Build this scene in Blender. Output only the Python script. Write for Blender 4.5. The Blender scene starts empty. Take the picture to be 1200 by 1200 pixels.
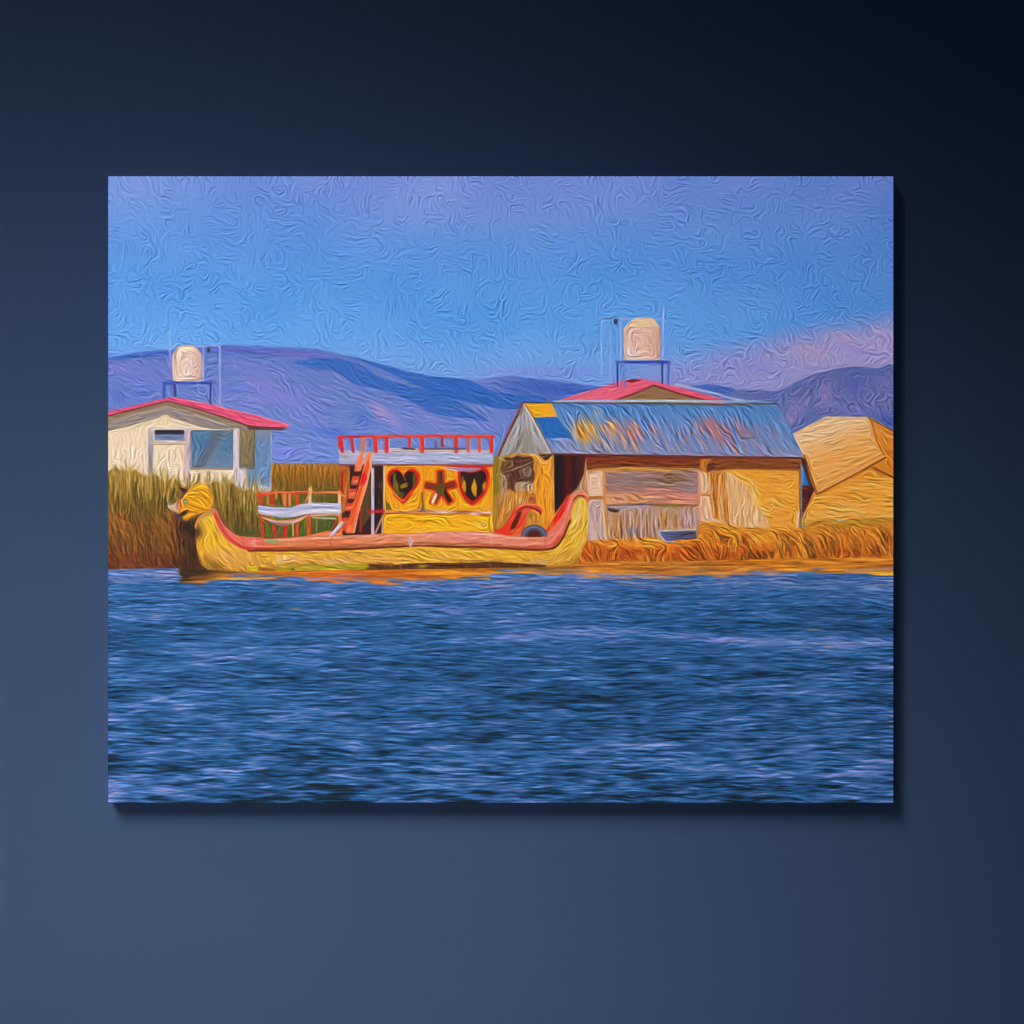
# A stretched-canvas print (an oil-style lake scene) hanging on a dark navy wall.
# 1 photo pixel = 1 mm on the canvas front.  Everything is generated in code.
import bpy, math, random
import numpy as np
from mathutils import Vector

rng = np.random.default_rng(11)
random.seed(5)

# ------------------------------------------------------------------ raster of the print
SC = 1.4                                    # print dots per photo pixel
X0, Y0, PW, PH = 126.6, 206.4, 920.4, 734.4  # canvas rectangle in photo pixels
NX, NY = int(PW * SC) + 1, int(PH * SC) + 1
xs = X0 + np.arange(NX) * PW / (NX - 1)
ys = Y0 + np.arange(NY) * PH / (NY - 1)
GX, GY = np.meshgrid(xs, ys)
STEP = PW / (NX - 1)
IMG = np.zeros((NY, NX, 3))
LAB = np.zeros((NY, NX), np.int32)
FLX = np.zeros((NY, NX)); FLY = np.zeros((NY, NX))      # wished stroke direction (double angle) * weight
REL = np.full((NY, NX), 1.0)                             # paint relief
GROOVE = np.full((NY, NX), 0.05)                            # painted shading: how far grooves darken and ridges lighten

PARTS = {}          # key -> [id, name, parent key, label]
def part(key, name, parent=None, label=None):
    PARTS[key] = [len(PARTS) + 1, name, parent, label]

def gauss(a, sx, sy=None):
    """gaussian blur by FFT, sigmas in photo pixels"""
    if sy is None: sy = sx
    sx *= SC; sy *= SC
    px, py = int(3 * sx) + 2, int(3 * sy) + 2
    b = np.pad(a, ((py, py), (px, px)), mode='reflect' if min(a.shape) > max(px, py) else 'edge')
    fy = np.fft.fftfreq(b.shape[0])[:, None]; fx = np.fft.rfftfreq(b.shape[1])[None, :]
    k = np.exp(-2 * np.pi ** 2 * ((fx * sx) ** 2 + (fy * sy) ** 2))
    r = np.fft.irfft2(np.fft.rfft2(b) * k, s=b.shape)
    return r[py:py + a.shape[0], px:px + a.shape[1]]

def noise(sx, sy=None):
    n = gauss(rng.standard_normal((NY, NX)), sx, sy)
    return (n - n.mean()) / n.std()

def C(c): return np.array(c, float) / 255.0

def vgrad(*st):
    p = [s[0] for s in st]; c = np.array([s[1] for s in st], float) / 255.0
    return lambda X, Y: np.stack([np.interp(Y, p, c[:, k]) for k in range(3)], -1)
def hgrad(*st):
    p = [s[0] for s in st]; c = np.array([s[1] for s in st], float) / 255.0
    return lambda X, Y: np.stack([np.interp(X, p, c[:, k]) for k in range(3)], -1)
def lgrad(p0, c0, p1, c1):
    d = np.array(p1, float) - p0; L2 = (d ** 2).sum(); c0, c1 = C(c0), C(c1)
    def f(X, Y):
        t = np.clip(((X - p0[0]) * d[0] + (Y - p0[1]) * d[1]) / L2, 0, 1)[..., None]
        return c0 + (c1 - c0) * t
    return f

def smooth_pts(pts, n=6, closed=True):
    P = np.array(pts, float); m = len(P); out = []
    for i in range(m if closed else m - 1):
        if closed: a, b, c, d = P[i - 1], P[i], P[(i + 1) % m], P[(i + 2) % m]
        else: a, b, c, d = P[max(i - 1, 0)], P[i], P[i + 1], P[min(i + 2, m - 1)]
        for t in np.arange(n) / n:
            out.append(.5 * ((2 * b) + (c - a) * t + (2 * a - 5 * b + 4 * c - d) * t * t + (3 * b - a - 3 * c + d) * t ** 3))
    if not closed: out.append(P[-1])
    return np.array(out)

def box(x0, y0, x1, y1, pad=1.5):
    i0 = max(0, int((x0 - pad - X0) / STEP)); i1 = min(NX, int((x1 + pad - X0) / STEP) + 2)
    j0 = max(0, int((y0 - pad - Y0) / STEP)); j1 = min(NY, int((y1 + pad - Y0) / STEP) + 2)
    return i0, i1, j0, j1

def put(key, sl, a, color, alpha=1, ang=None, w=1.0, rel=None, jit=None, clip=None):
    X, Y = GX[sl], GY[sl]
    if clip is not None:
        ids = [PARTS[k][0] for k in ([clip] if isinstance(clip, str) else clip)]
        a = a * np.isin(LAB[sl], ids)
    col = color(X, Y) if callable(color) else C(color)
    A = (a * alpha)[..., None]
    IMG[sl] = IMG[sl] * (1 - A) + col * A
    m = a > .5
    if key is not None: LAB[sl][m] = PARTS[key][0]
    if ang is not None:
        an = ang(X, Y) if callable(ang) else np.radians(ang)
        FLX[sl] = FLX[sl] * (1 - a) + a * w * np.cos(2 * an)
        FLY[sl] = FLY[sl] * (1 - a) + a * w * np.sin(2 * an)
    elif key is not None:
        FLX[sl] *= 1 - a; FLY[sl] *= 1 - a
    if rel is not None: REL[sl] = REL[sl] * (1 - a) + rel * a
    if jit is not None: GROOVE[sl] = GROOVE[sl] * (1 - a) + jit * a

def cover(pts, sl):
    P = np.array(pts, float); X, Y = GX[sl], GY[sl]; acc = np.zeros(X.shape)
    q = STEP / 3
    for dx in (-q, 0, q):
        for dy in (-q, 0, q):
            ins = np.zeros(X.shape, bool); x, y = X + dx, Y + dy
            for k in range(len(P)):
                (xa, ya), (xb, yb) = P[k - 1], P[k]
                if ya == yb: continue
                c = ((ya > y) != (yb > y)) & (x < (xb - xa) * (y - ya) / (yb - ya) + xa)
                ins ^= c
            acc += ins
    return acc / 9

def poly(key, pts, color, sm=False, **kw):
    if sm: pts = smooth_pts(pts)
    P = np.array(pts, float)
    i0, i1, j0, j1 = box(P[:, 0].min(), P[:, 1].min(), P[:, 0].max(), P[:, 1].max())
    if i1 <= i0 or j1 <= j0: return
    sl = (slice(j0, j1), slice(i0, i1))
    put(key, sl, cover(P, sl), color, **kw)

def rect(key, x0, y0, x1, y1, color, **kw):
    poly(key, [(x0, y0), (x1, y0), (x1, y1), (x0, y1)], color, **kw)

def line(key, pts, width, color, sm=False, soft=.5, **kw):
    if sm: pts = smooth_pts(pts, closed=False)
    P = np.array(pts, float); r = width / 2
    i0, i1, j0, j1 = box(P[:, 0].min() - r, P[:, 1].min() - r, P[:, 0].max() + r, P[:, 1].max() + r)
    if i1 <= i0 or j1 <= j0: return
    sl = (slice(j0, j1), slice(i0, i1)); X, Y = GX[sl], GY[sl]
    D = np.full(X.shape, 1e9)
    for k in range(len(P) - 1):
        a, b = P[k], P[k + 1]; d = b - a; L2 = max((d ** 2).sum(), 1e-9)
        t = np.clip(((X - a[0]) * d[0] + (Y - a[1]) * d[1]) / L2, 0, 1)
        D = np.minimum(D, np.hypot(X - a[0] - t * d[0], Y - a[1] - t * d[1]))
    put(key, sl, np.clip((r - D) / (2 * soft) + .5, 0, 1), color, **kw)

def blob(color, cx, cy, rx, ry, alpha=1, ang=0, clip=None, key=None, hard=1.0):
    R = max(rx, ry) * 1.7
    i0, i1, j0, j1 = box(cx - R, cy - R, cx + R, cy + R)
    if i1 <= i0 or j1 <= j0: return
    sl = (slice(j0, j1), slice(i0, i1)); X, Y = GX[sl] - cx, GY[sl] - cy
    t = math.radians(ang); u = (X * math.cos(t) + Y * math.sin(t)) / rx; v = (-X * math.sin(t) + Y * math.cos(t)) / ry
    a = np.exp(-(u * u + v * v) ** hard * 1.2)
    put(key, sl, a, color, alpha=alpha, clip=clip)

def strokes(clip, bbox, n, cols, length, width, ang, jit=8, alpha=.7, curve=0):
    """brush marks of several paints laid over one area of the picture"""
    x0, y0, x1, y1 = bbox
    for _ in range(n):
        x, y = random.uniform(x0, x1), random.uniform(y0, y1)
        L = random.uniform(*length); a = math.radians((ang(x, y) if callable(ang) else ang) + random.gauss(0, jit))
        b = a + math.radians(random.gauss(0, curve) if curve else 0)
        p1 = (x + math.cos(a) * L / 2, y + math.sin(a) * L / 2)
        p2 = (p1[0] + math.cos(b) * L / 2, p1[1] + math.sin(b) * L / 2)
        c = random.choice(cols)
        line(None, [(x, y), p1, p2], random.uniform(*width), c, alpha=alpha * random.uniform(.6, 1), clip=clip)

# ------------------------------------------------------------------ the parts of the picture
part('sky', 'painted_sky'); part('cloud', 'painted_cloud', 'sky', 'pink lavender bank of cloud above the hills')
part('hill', 'painted_hill', None, 'long blue and violet hillside with dark blue ridge bands')
part('fhill', 'painted_hill', None, 'low distant blue hill behind the pink roof')
part('rhill', 'painted_hill', None, 'rounded violet hill rising at the edge of the picture')
part('field', 'painted_reeds', None, 'tall golden reed bed behind the boat')
part('reeds', 'painted_reeds', None, 'olive and rust brown reeds in front of the cream house')
part('house', 'painted_house', None, 'cream painted house with a pink sheet roof')
part('h_roof', 'roof', 'house'); part('h_gable', 'gable', 'house'); part('h_side', 'side_wall', 'house')
part('h_win', 'window', 'house', 'large blue grey window'); part('h_win2', 'window', 'house', 'small window with a dark top band')
part('h_win3', 'window', 'house', 'brown side window'); part('h_post', 'post', 'house')
part('ltank', 'painted_water_tank', None, 'pale pink water tank over the cream house')
part('lt_stand', 'tank_stand', 'ltank'); part('lt_pipe', 'pipe', 'ltank')
part('bhouse', 'painted_house', None, 'pink roofed house showing behind the blue roof')
part('b_gable', 'gable', 'bhouse'); part('b_trim', 'trim', 'bhouse')
part('rtank', 'painted_water_tank', None, 'larger peach water tank over the pink roof')
part('rt_stand', 'tank_stand', 'rtank'); part('rt_pipe', 'pipe', 'rtank')
part('hut', 'painted_hut', None, 'wooden hut with golden walls and a rusty blue roof')
part('hu_roof', 'roof', 'hut'); part('hu_patch', 'roof_patch', 'hut', 'yellow patch on the roof ridge')
part('hu_patch2', 'roof_patch', 'hut', 'dark blue patch on the roof')
part('hu_gable', 'gable', 'hut'); part('hu_front', 'end_wall', 'hut'); part('hu_door', 'doorway', 'hut')
part('hu_panel', 'door_panel', 'hut'); part('hu_plank', 'plank_wall', 'hut'); part('hu_post', 'post', 'hut')
part('hu_eave_shade', 'eave_shadow', 'hut'); part('hu_win', 'window', 'hut')
part('straw', 'painted_straw_hut', None, 'golden straw hut with a pale tilted roof slab')
part('s_panel', 'roof_slab', 'straw'); part('s_roof', 'roof', 'straw'); part('s_tarp', 'tarp', 'straw', 'bright blue tarp')
part('bank', 'painted_straw_bank', None, 'bank of rust and gold straw at the edge of the lake')
part('basin', 'painted_basin', None, 'slate blue basin leaning on the hut wall')
part('boat', 'painted_boat', None, 'yellow reed boat with a puma head on its bow')
part('gunwale', 'gunwale', 'boat'); part('head', 'puma_head', 'boat'); part('cabin', 'cabin', 'boat')
part('heart', 'heart_window', 'boat', 'red rimmed heart window with a dark opening')
part('heart2', 'heart_window', 'boat', 'red rimmed heart window with yellow strips')
part('star', 'star_window', 'boat'); part('rail', 'upper_railing', 'boat'); part('fascia', 'deck_edge', 'boat')
part('ladder', 'ladder', 'boat'); part('lrail', 'lower_railing', 'boat'); part('lfascia', 'bench', 'boat')
part('bdoor', 'doorway', 'boat'); part('bpole', 'pole', 'boat'); part('tyre', 'tyre', 'boat')
part('stern', 'stern_lining', 'boat'); part('rcloth', 'red_bundle', 'boat'); part('brail', 'handrail', 'boat')
part('water', 'painted_water'); part('refl', 'reflection', 'water', 'gold reflection along the shore')

# ------------------------------------------------------------------ sky
n1 = noise(26, 18); n2 = noise(9, 9)
top = [(206, (112, 145, 220)), (260, (102, 149, 224)), (330, (90, 153, 230)), (390, (94, 160, 234)), (425, (112, 160, 232)), (470, (122, 156, 228))]
def skycol(X, Y):
    c = vgrad(*top)(X, Y)
    u = np.exp(-(((X - 600) / 280) ** 2 + ((Y - 215) / 70) ** 2))[..., None]
    c = c * (1 - .45 * u) + C((124, 140, 219)) * .45 * u
    r = np.clip((X - 720) / 330, 0, 1)[..., None]
    rc = vgrad((206, (100, 130, 208)), (300, (82, 132, 212)), (380, (82, 141, 219)), (440, (100, 143, 219)))(X, Y)
    return c * (1 - .9 * r) + rc * .9 * r
allsl = (slice(0, NY), slice(0, NX))
put('sky', allsl, np.ones((NY, NX)), skycol, rel=1.2, jit=.045)
IMG += (n1 * .012)[..., None] * np.array([1, .6, .3])
# cloud bank
cl_top = [(700, 452), (740, 436), (785, 420), (830, 412), (873, 403), (927, 393), (967, 385), (1007, 380), (1050, 371)]
cx_, cy_ = zip(*cl_top)
d = GY - np.interp(GX, cx_, cy_) - n1 * 2.5
a = np.clip(d / 34 + .42, 0, 1) * np.clip((GX - 690) / 60, 0, 1) * (GY < 490)
def cloudcol(X, Y):
    c = hgrad((690, (128, 150, 220)), (830, (142, 148, 210)), (960, (156, 150, 204)), (1050, (166, 152, 206)))(X, Y)
    return c
put('cloud', allsl, a, cloudcol, rel=.9, jit=.05)
for bx, by, rx, ry, c, al in [(990, 396, 30, 9, (184, 154, 198), .6), (950, 412, 26, 10, (178, 148, 196), .6), (1030, 388, 22, 8, (180, 154, 202), .5),
                              (1010, 412, 34, 7, (150, 142, 210), .6), (880, 430, 40, 8, (140, 140, 214), .6), (820, 440, 30, 6, (142, 146, 222), .5)]:
    blob(c, bx, by, rx, ry, al, 12, clip='cloud')
blob((118, 146, 228), 650, 436, 60, 8, .8, clip='sky'); blob((132, 148, 226), 600, 436, 45, 5, .7, clip='sky')
# ------------------------------------------------------------------ hills
hang = lambda X, Y: np.radians(18 + 16 * np.sin(X / 41.0 + Y / 26.0) + 14 * np.sin(X / 17.0 - Y / 19.0))
poly('fhill', smooth_pts([(540, 447), (570, 443), (600, 440), (640, 445), (690, 452), (760, 456), (801, 453), (830, 450), (858, 454), (880, 468), (900, 472), (900, 530), (540, 530)], 1),
     lgrad((560, 440), (122, 136, 206), (590, 470), (82, 112, 194)), ang=hang, w=1.1, rel=.7, jit=.06)
blob((60, 96, 190), 655, 456, 60, 8, .9, 4, clip='fhill'); blob((62, 98, 186), 846, 459, 26, 7, .8, 12, clip='fhill')
poly('rhill', smooth_pts([(860, 458), (890, 457), (911, 458), (932, 448), (953, 439), (978, 432.5), (1001, 429.5), (1028, 431.5), (1050, 435), (1050, 540), (900, 540), (860, 475)], 4),
     vgrad((430, (90, 104, 168)), (470, (102, 113, 174)), (510, (88, 106, 172))), rel=.95, jit=.07)
for bx, by, rx, ry, c, al, an in [(968, 462, 9, 18, (142, 124, 182), .8, 5), (935, 478, 16, 10, (136, 124, 186), .8, -40), (925, 492, 10, 8, (150, 132, 186), .7, 30), (1000, 450, 10, 16, (86, 96, 184), .7, 0),
                                  (1000, 480, 26, 6, (120, 116, 196), .7, 0), (1036, 447, 14, 5, (120, 118, 190), .6, 10), (1040, 495, 16, 8, (54, 88, 176), .8, 20), (905, 463, 20, 5, (90, 104, 190), .6, -10), (1030, 470, 18, 5, (128, 114, 188), .6, -8)]:
    blob(c, bx, by, rx, ry, al, an, clip='rhill')
ridge = [(120, 420), (150, 415), (172, 411), (200, 410), (232, 406), (265, 404), (320, 406.5), (373, 409), (400, 415.5), (427, 421), (453, 428), (480, 435.5), (507, 441), (549, 445), (573, 456), (587, 461), (640, 467)]
poly('hill', ridge + [(640, 545), (120, 560)], vgrad((405, (90, 114, 192)), (430, (101, 123, 196)), (480, (107, 129, 201)), (545, (112, 139, 213))), ang=hang, w=1.4, rel=.7, jit=.055)
for bx, by, rx, ry, c, al, an in [(150, 417, 40, 4, (54, 92, 186), .9, -6), (190, 414, 24, 3, (62, 92, 190), .8, -4), (290, 411, 50, 4, (86, 94, 192), .9, 2), (345, 414, 40, 3.5, (108, 104, 194), .8, 6),
                                  (165, 440, 40, 12, (110, 122, 208), .6, 0), (300, 432, 40, 8, (118, 126, 212), .7, 10), (330, 465, 45, 14, (128, 130, 212), .8, 20), (290, 470, 30, 8, (130, 132, 214), .6, 8),
                                  (447, 482, 18, 7, (168, 146, 200), .9, 35), (462, 494, 14, 6, (150, 142, 212), .8, 30), (500, 492, 30, 7, (130, 134, 214), .7, 25), (300, 450, 20, 8, (150, 140, 206), .5, -10),
                                  (425, 490, 9, 12, (72, 112, 202), .8, -25), (390, 507, 24, 6, (66, 108, 204), .8, 10), (340, 530, 26, 8, (124, 132, 220), .7, 0), (360, 490, 24, 6, (112, 130, 218), .7, 30), (560, 495, 34, 6, (122, 134, 216), .7, 14),
                                  (170, 462, 20, 8, (84, 112, 204), .6, 0), (140, 465, 12, 10, (70, 104, 196), .5, 60), (275, 455, 30, 5, (100, 120, 212), .7, 0), (140, 432, 20, 5, (128, 128, 206), .7, 0)]:
    blob(c, bx, by, rx, ry, al, an, clip='hill')
def hillband(pts, c, al=1):
    poly(None, smooth_pts(pts, 5), c, alpha=al, clip='hill', ang=hang, w=1.2, rel=.55)
hillband([(345, 424), (375, 419.5), (400, 421), (427, 430), (447, 443), (480, 452), (520, 462), (550, 478), (572, 494), (548, 490), (510, 485), (480, 470), (450, 457), (420, 452), (395, 437), (365, 431)], (50, 100, 188), .85)
hillband([(405, 417), (453, 428), (480, 435.5), (507, 441), (549, 445), (575, 456), (642, 467), (640, 474), (600, 480), (560, 474), (527, 466), (490, 452), (455, 436), (425, 424)], (44, 98, 188), .88)
strokes('hill', (330, 415, 620, 500), 70, [(150, 142, 208), (84, 116, 206), (60, 98, 194)], (14, 34), (1, 2), 22, 8, .5)
strokes('hill', (130, 415, 420, 520), 90, [(156, 146, 208), (92, 118, 208), (134, 134, 216)], (10, 26), (1, 2.2), 15, 30, .5, 40)
strokes('rhill', (905, 432, 1048, 505), 50, [(150, 130, 184), (84, 98, 184), (124, 120, 198)], (8, 20), (1, 2), 60, 50, .5, 40)

# ------------------------------------------------------------------ golden reed bed behind the boat
rect('field', 312, 542.5, 400, 632, vgrad((542, (150, 112, 88)), (548, (160, 112, 42)), (562, (136, 98, 38)), (580, (96, 86, 38)), (605, (84, 96, 40)), (632, (78, 88, 40))), ang=90, w=1.5, rel=.5, jit=.08)
strokes('field', (316, 545, 398, 610), 150, [(186, 128, 48), (116, 82, 32), (92, 92, 40), (140, 110, 48)], (6, 20), (.7, 1.6), 90, 4, .6)
# ------------------------------------------------------------------ cream house
poly('house', [(120, 489), (196, 471), (290, 499), (318, 503), (318, 600), (120, 600)], lgrad((180, 500), (228, 200, 168), (180, 580), (224, 198, 176)), ang=92, w=.6, rel=.9, jit=.05)
strokes('house', (126, 505, 280, 580), 130, [(238, 214, 180), (206, 174, 140), (226, 190, 160), (244, 222, 190)], (8, 22), (1, 2), 88, 8, .5)
poly('h_gable', [(120, 489), (196, 469), (290, 497), (322, 503), (290, 504), (250, 503), (234, 500.5), (194, 487.5), (150, 500), (120, 507)], (146, 132, 124), ang=lambda X, Y: np.where(X < 195, np.radians(-16), np.radians(17)), w=1.5, rel=.5, jit=.06)
for dy, c in ((2, (132, 106, 72)), (6, (160, 146, 132)), (10, (136, 124, 128))):
    line(None, [(120, 490.5 + dy), (196, 471 + dy), (300, 502 + dy)], 3, c, alpha=.75, clip='h_gable')
poly('house', [(188, 488), (194, 486), (198, 487), (199, 493), (186, 493)], (226, 200, 170), ang=90)
line(None, [(139, 507), (192, 492), (236, 503)], 1.2, (206, 172, 136), alpha=.6, clip='house')
rect('h_post', 173.5, 503, 179.5, 556, vgrad((503, (186, 166, 172)), (530, (150, 140, 150)), (556, (150, 136, 120))), ang=90)
rect('h_post', 216.5, 503, 222.5, 568, (190, 166, 178), ang=90, w=1)
line('h_post', [(176, 502.5), (222, 502)], 2, (214, 196, 196)); line('h_post', [(177, 519), (218, 518.5)], 2.4, (196, 172, 168))
line(None, [(178, 521), (216, 520.6)], 1.2, (150, 118, 86), alpha=.8)
rect('h_win2', 181, 503.8, 216, 516.5, vgrad((508.2, (46, 42, 50)), (509.8, (112, 128, 168)), (513, (104, 124, 174)), (516, (136, 140, 156))), rel=.4, ang=2, w=.6)
rect('h_win', 223, 504, 273.5, 549, vgrad((504, (84, 120, 152)), (520, (76, 116, 158)), (549, (106, 132, 162))), rel=.4, jit=.05)
poly(None, [(251, 504), (266, 504), (238, 549), (226, 549)], (92, 100, 116), alpha=.75, clip='h_win'); poly(None, [(262, 504), (272, 504), (256, 530), (246, 545), (238, 549)], (120, 124, 136), alpha=.45, clip='h_win')
line(None, [(223, 549.8), (274, 549.8)], 1.8, (170, 134, 96)); line(None, [(223.2, 504), (223.2, 549)], 1.2, (170, 150, 150))
rect('h_post', 273.8, 503, 280, 572, vgrad((503, (206, 186, 186)), (572, (208, 190, 204))), ang=90)
rect('h_side', 280, 501, 317.5, 577, vgrad((503, (134, 136, 150)), (520, (100, 134, 178)), (565, (108, 142, 186)), (577, (170, 176, 200))), rel=.8, jit=.06, ang=88, w=.5)
rect('h_win3', 281, 503.5, 297.5, 548, lgrad((281, 506), (142, 122, 84), (297, 546), (110, 100, 88)), rel=.7, jit=.08)
line(None, [(298, 504), (298, 549), (281, 549.5)], 1.3, (96, 78, 62)); blob((146, 126, 88), 288, 540, 5, 6, .8, clip='h_win3')
poly('h_post', [(280, 549), (288, 549), (291, 575), (280, 575)], (212, 192, 198), ang=80)
poly(None, [(294, 571), (301, 568), (317, 571), (317, 578), (294, 578)], (196, 196, 210), alpha=.9, clip='h_side')
poly('h_roof', [(120, 484), (195, 466.3), (205, 465.5), (244, 472.5), (301, 486.5), (340, 497.6), (337, 501), (322, 501.5), (290, 497.8), (265, 489), (223, 476.5), (196, 469.8), (120, 488.4)],
     lgrad((200, 466), (214, 82, 116), (330, 500), (226, 92, 122)), ang=16, w=1.3, rel=.7, jit=.08)
line(None, [(205, 466.4), (244, 473.6), (301, 487.7), (338, 497.8)], 1.6, (240, 128, 150), alpha=.8); line(None, [(215, 472), (260, 484), (300, 495)], 2, (200, 66, 100), alpha=.6, clip='h_roof')
line(None, [(120, 489), (196, 470.3), (223, 477.2), (265, 489.8), (290, 498.6), (326, 503.6), (334, 502.4)], 1.8, (112, 64, 62)); poly('h_roof', [(290, 499), (336, 501), (330, 504.5), (290, 503.5)], (98, 66, 62))
# ------------------------------------------------------------------ its water tank
for p in ([(199, 388), (199.2, 430)], [(202, 406), (258, 406)], [(258, 405.5), (257.5, 474)], [(238.6, 408), (238.2, 446)]):
    line('lt_pipe', p, 1.5, (152, 172, 230), soft=.6)
line('lt_pipe', [(250, 464), (258, 475), (266, 480)], 1.5, (166, 160, 214), alpha=.7)
poly('ltank', [(202.8, 447), (201.6, 428), (202.3, 415), (207, 408), (214, 405), (226, 405.2), (231, 408), (236.5, 415), (237.6, 430), (236.4, 447)], hgrad((201, (206, 168, 154)), (209, (230, 196, 178)), (222, (228, 194, 184)), (237, (200, 158, 150))), rel=1.1, jit=.07)
poly(None, [(208, 409), (214, 405), (226, 405.2), (231, 409), (220, 412)], (236, 200, 160), alpha=.7, clip='ltank')
for r in (4, 8, 12): line(None, smooth_pts([(219 - r, 437), (219 - r, 436 - r * 1.6), (219, 430 - r * 1.5), (219 + r, 436 - r * 1.6), (219 + r, 440)], 5, False), 1, (190, 148, 132), alpha=.45, clip='ltank')
line('lt_stand', [(192, 448.5), (248, 448.5)], 3.2, (54, 78, 178))
for p, w_, c in (([(192.4, 448), (192, 466)], 2.4, (46, 74, 176)), ([(204.8, 450), (205, 464)], 2.4, (52, 58, 118)), ([(232.2, 446), (232.4, 472)], 2, (120, 146, 218)), ([(247, 448), (246.6, 473)], 2.4, (66, 66, 130))):
    line('lt_stand', p, w_, c)
rect('lt_stand', 243, 407, 246, 413, (40, 46, 84))
# ------------------------------------------------------------------ back house and its tank
for p, w_ in (([(705.3, 374), (705, 440)], 1.6), ([(705, 373.6), (741, 373)], 1.8), ([(777.4, 360), (776.6, 422)], 1.7), ([(727.2, 377), (727.4, 424)], 1.8), ([(715, 378), (715, 446)], 1.3), ([(768, 374), (777, 374)], 1.3)):
    line('rt_pipe', p, w_, (166, 178, 234), soft=.7, alpha=.85)
poly('bhouse', [(648, 472), (655, 468.5), (700, 455), (734, 444.6), (750, 443.5), (768, 447), (812, 458), (856, 470), (840, 475), (648, 475)], lgrad((680, 450), (228, 106, 130), (840, 470), (226, 88, 110)), ang=-14, w=1, rel=.6, jit=.06)
poly(None, [(732, 446.6), (741, 443.6), (752, 445.4), (741, 449)], (128, 42, 62), clip='bhouse')
poly('b_gable', [(722, 470), (745, 461.5), (766, 451.6), (795, 461), (828, 470), (828, 474), (720, 474)], (144, 110, 78), rel=.6, jit=.06, ang=0, w=.8)
line(None, [(720, 469.6), (745, 460.5), (766, 451.5), (795, 461), (830, 470)], 2.2, (124, 48, 54), alpha=.9)
line('b_trim', [(792, 450.5), (830, 459.5), (874, 470.5)], 2.6, (178, 184, 226)); line(None, [(795, 453), (850, 468)], 1.2, (140, 130, 190), alpha=.6)
poly('rtank', [(731.6, 422), (730.2, 400), (730.6, 385), (740, 375.5), (746, 372.8), (764, 372.6), (768, 375.5), (774, 384.5), (773.8, 410), (773, 422)], hgrad((730, (206, 160, 138)), (737, (222, 180, 168)), (752, (224, 182, 170)), (767, (216, 172, 156)), (774, (188, 140, 120))), rel=1.1, jit=.07)
poly(None, [(731, 385), (740, 375.5), (746, 372.8), (764, 372.6), (768, 375.5), (773.6, 384)], (234, 190, 148), alpha=.75, clip='rtank'); blob((234, 208, 214), 738, 412, 5, 8, .8, clip='rtank')
line(None, [(732, 384), (773, 384)], 1.2, (196, 146, 112), alpha=.6, clip='rtank')
for k in range(4): line(None, [(742 + k, 419 - 4 * k), (742 + k, 390 + 3 * k), (764 - 2 * k, 390 + 3 * k), (764 - 2 * k, 419 - 4 * k)], 1, (188, 140, 122), alpha=.5, clip='rtank')
line('rt_stand', [(723, 424.5), (784, 424.5)], 3.6, hgrad((723, (86, 110, 194)), (740, (44, 76, 178)), (784, (52, 78, 182))))
for p, w_, c in (([(723.8, 424), (723.8, 453)], 2.3, (46, 66, 154)), ([(731.4, 427), (731.2, 454)], 2, (100, 124, 206)), ([(776, 424), (776, 449)], 2.2, (44, 60, 150)), ([(783.6, 424), (783.2, 451)], 2.4, (80, 104, 196))):
    line('rt_stand', p, w_, c)
poly('rt_stand', [(718.8, 373.4), (723.8, 373.4), (723, 380), (719.6, 380)], (44, 50, 84))
# ------------------------------------------------------------------ straw hut at the right
poly('straw', [(936, 532), (1000, 530), (1050, 540), (1050, 616), (938, 616), (943, 598), (952, 574)], vgrad((545, (206, 140, 56)), (575, (224, 158, 60)), (605, (226, 168, 84)), (614, (190, 150, 70))), ang=4, w=1, rel=1, jit=.08)
strokes('straw', (945, 560, 1048, 608), 70, [(240, 184, 92), (196, 128, 44), (232, 170, 76), (236, 196, 130)], (14, 40), (1, 2.2), 4, 5, .55)
poly('s_roof', [(1016, 489), (1022, 490), (1050, 506), (1050, 561), (1025, 548), (1036, 536), (1026, 518)], lgrad((1018, 490), (214, 148, 76), (1048, 550), (204, 132, 44)), ang=52, w=1.4, rel=.9, jit=.09)
line(None, [(1018, 490), (1050, 507)], 1.6, (122, 84, 50)); line(None, [(1023, 548), (1050, 561)], 2, (128, 76, 36)); line(None, [(1021, 494), (1027, 517), (1036, 534)], 1.8, (150, 92, 44), alpha=.8)
poly('s_panel', [(929.3, 508), (968, 488), (1016.5, 488.6), (1022, 502), (1026, 517), (1036.5, 535.5), (958, 579), (951, 563), (943, 533)], lgrad((978, 500), (232, 186, 146), (990, 530), (230, 166, 96)), ang=-14, w=1.6, rel=.7, jit=.06)
strokes('s_panel', (930, 490, 1035, 575), 60, [(238, 190, 140), (214, 150, 88), (230, 172, 112), (238, 178, 116)], (14, 34), (1, 2), -14, 8, .5)
line(None, [(929.5, 508), (942, 533)], 1.6, (240, 206, 176)); line(None, [(942.6, 533), (957.5, 579)], 1.8, (140, 84, 56)); line(None, [(957.5, 579.5), (1000, 557), (1037, 536.5)], 2.2, (136, 78, 36)); line(None, [(955, 572), (1034, 532)], 2, (186, 120, 56), alpha=.6, clip='s_panel')
poly('s_tarp', [(941.2, 549), (944.5, 546), (951.5, 568), (940.5, 569.5)], (44, 118, 200), rel=.3); poly('hut', [(940, 569), (952, 569), (955, 573), (940, 608)], (86, 34, 36), rel=.3)
poly(None, [(936, 536), (944, 538), (949, 560), (956, 578), (950, 574), (941, 547)], (84, 44, 40))
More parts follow.
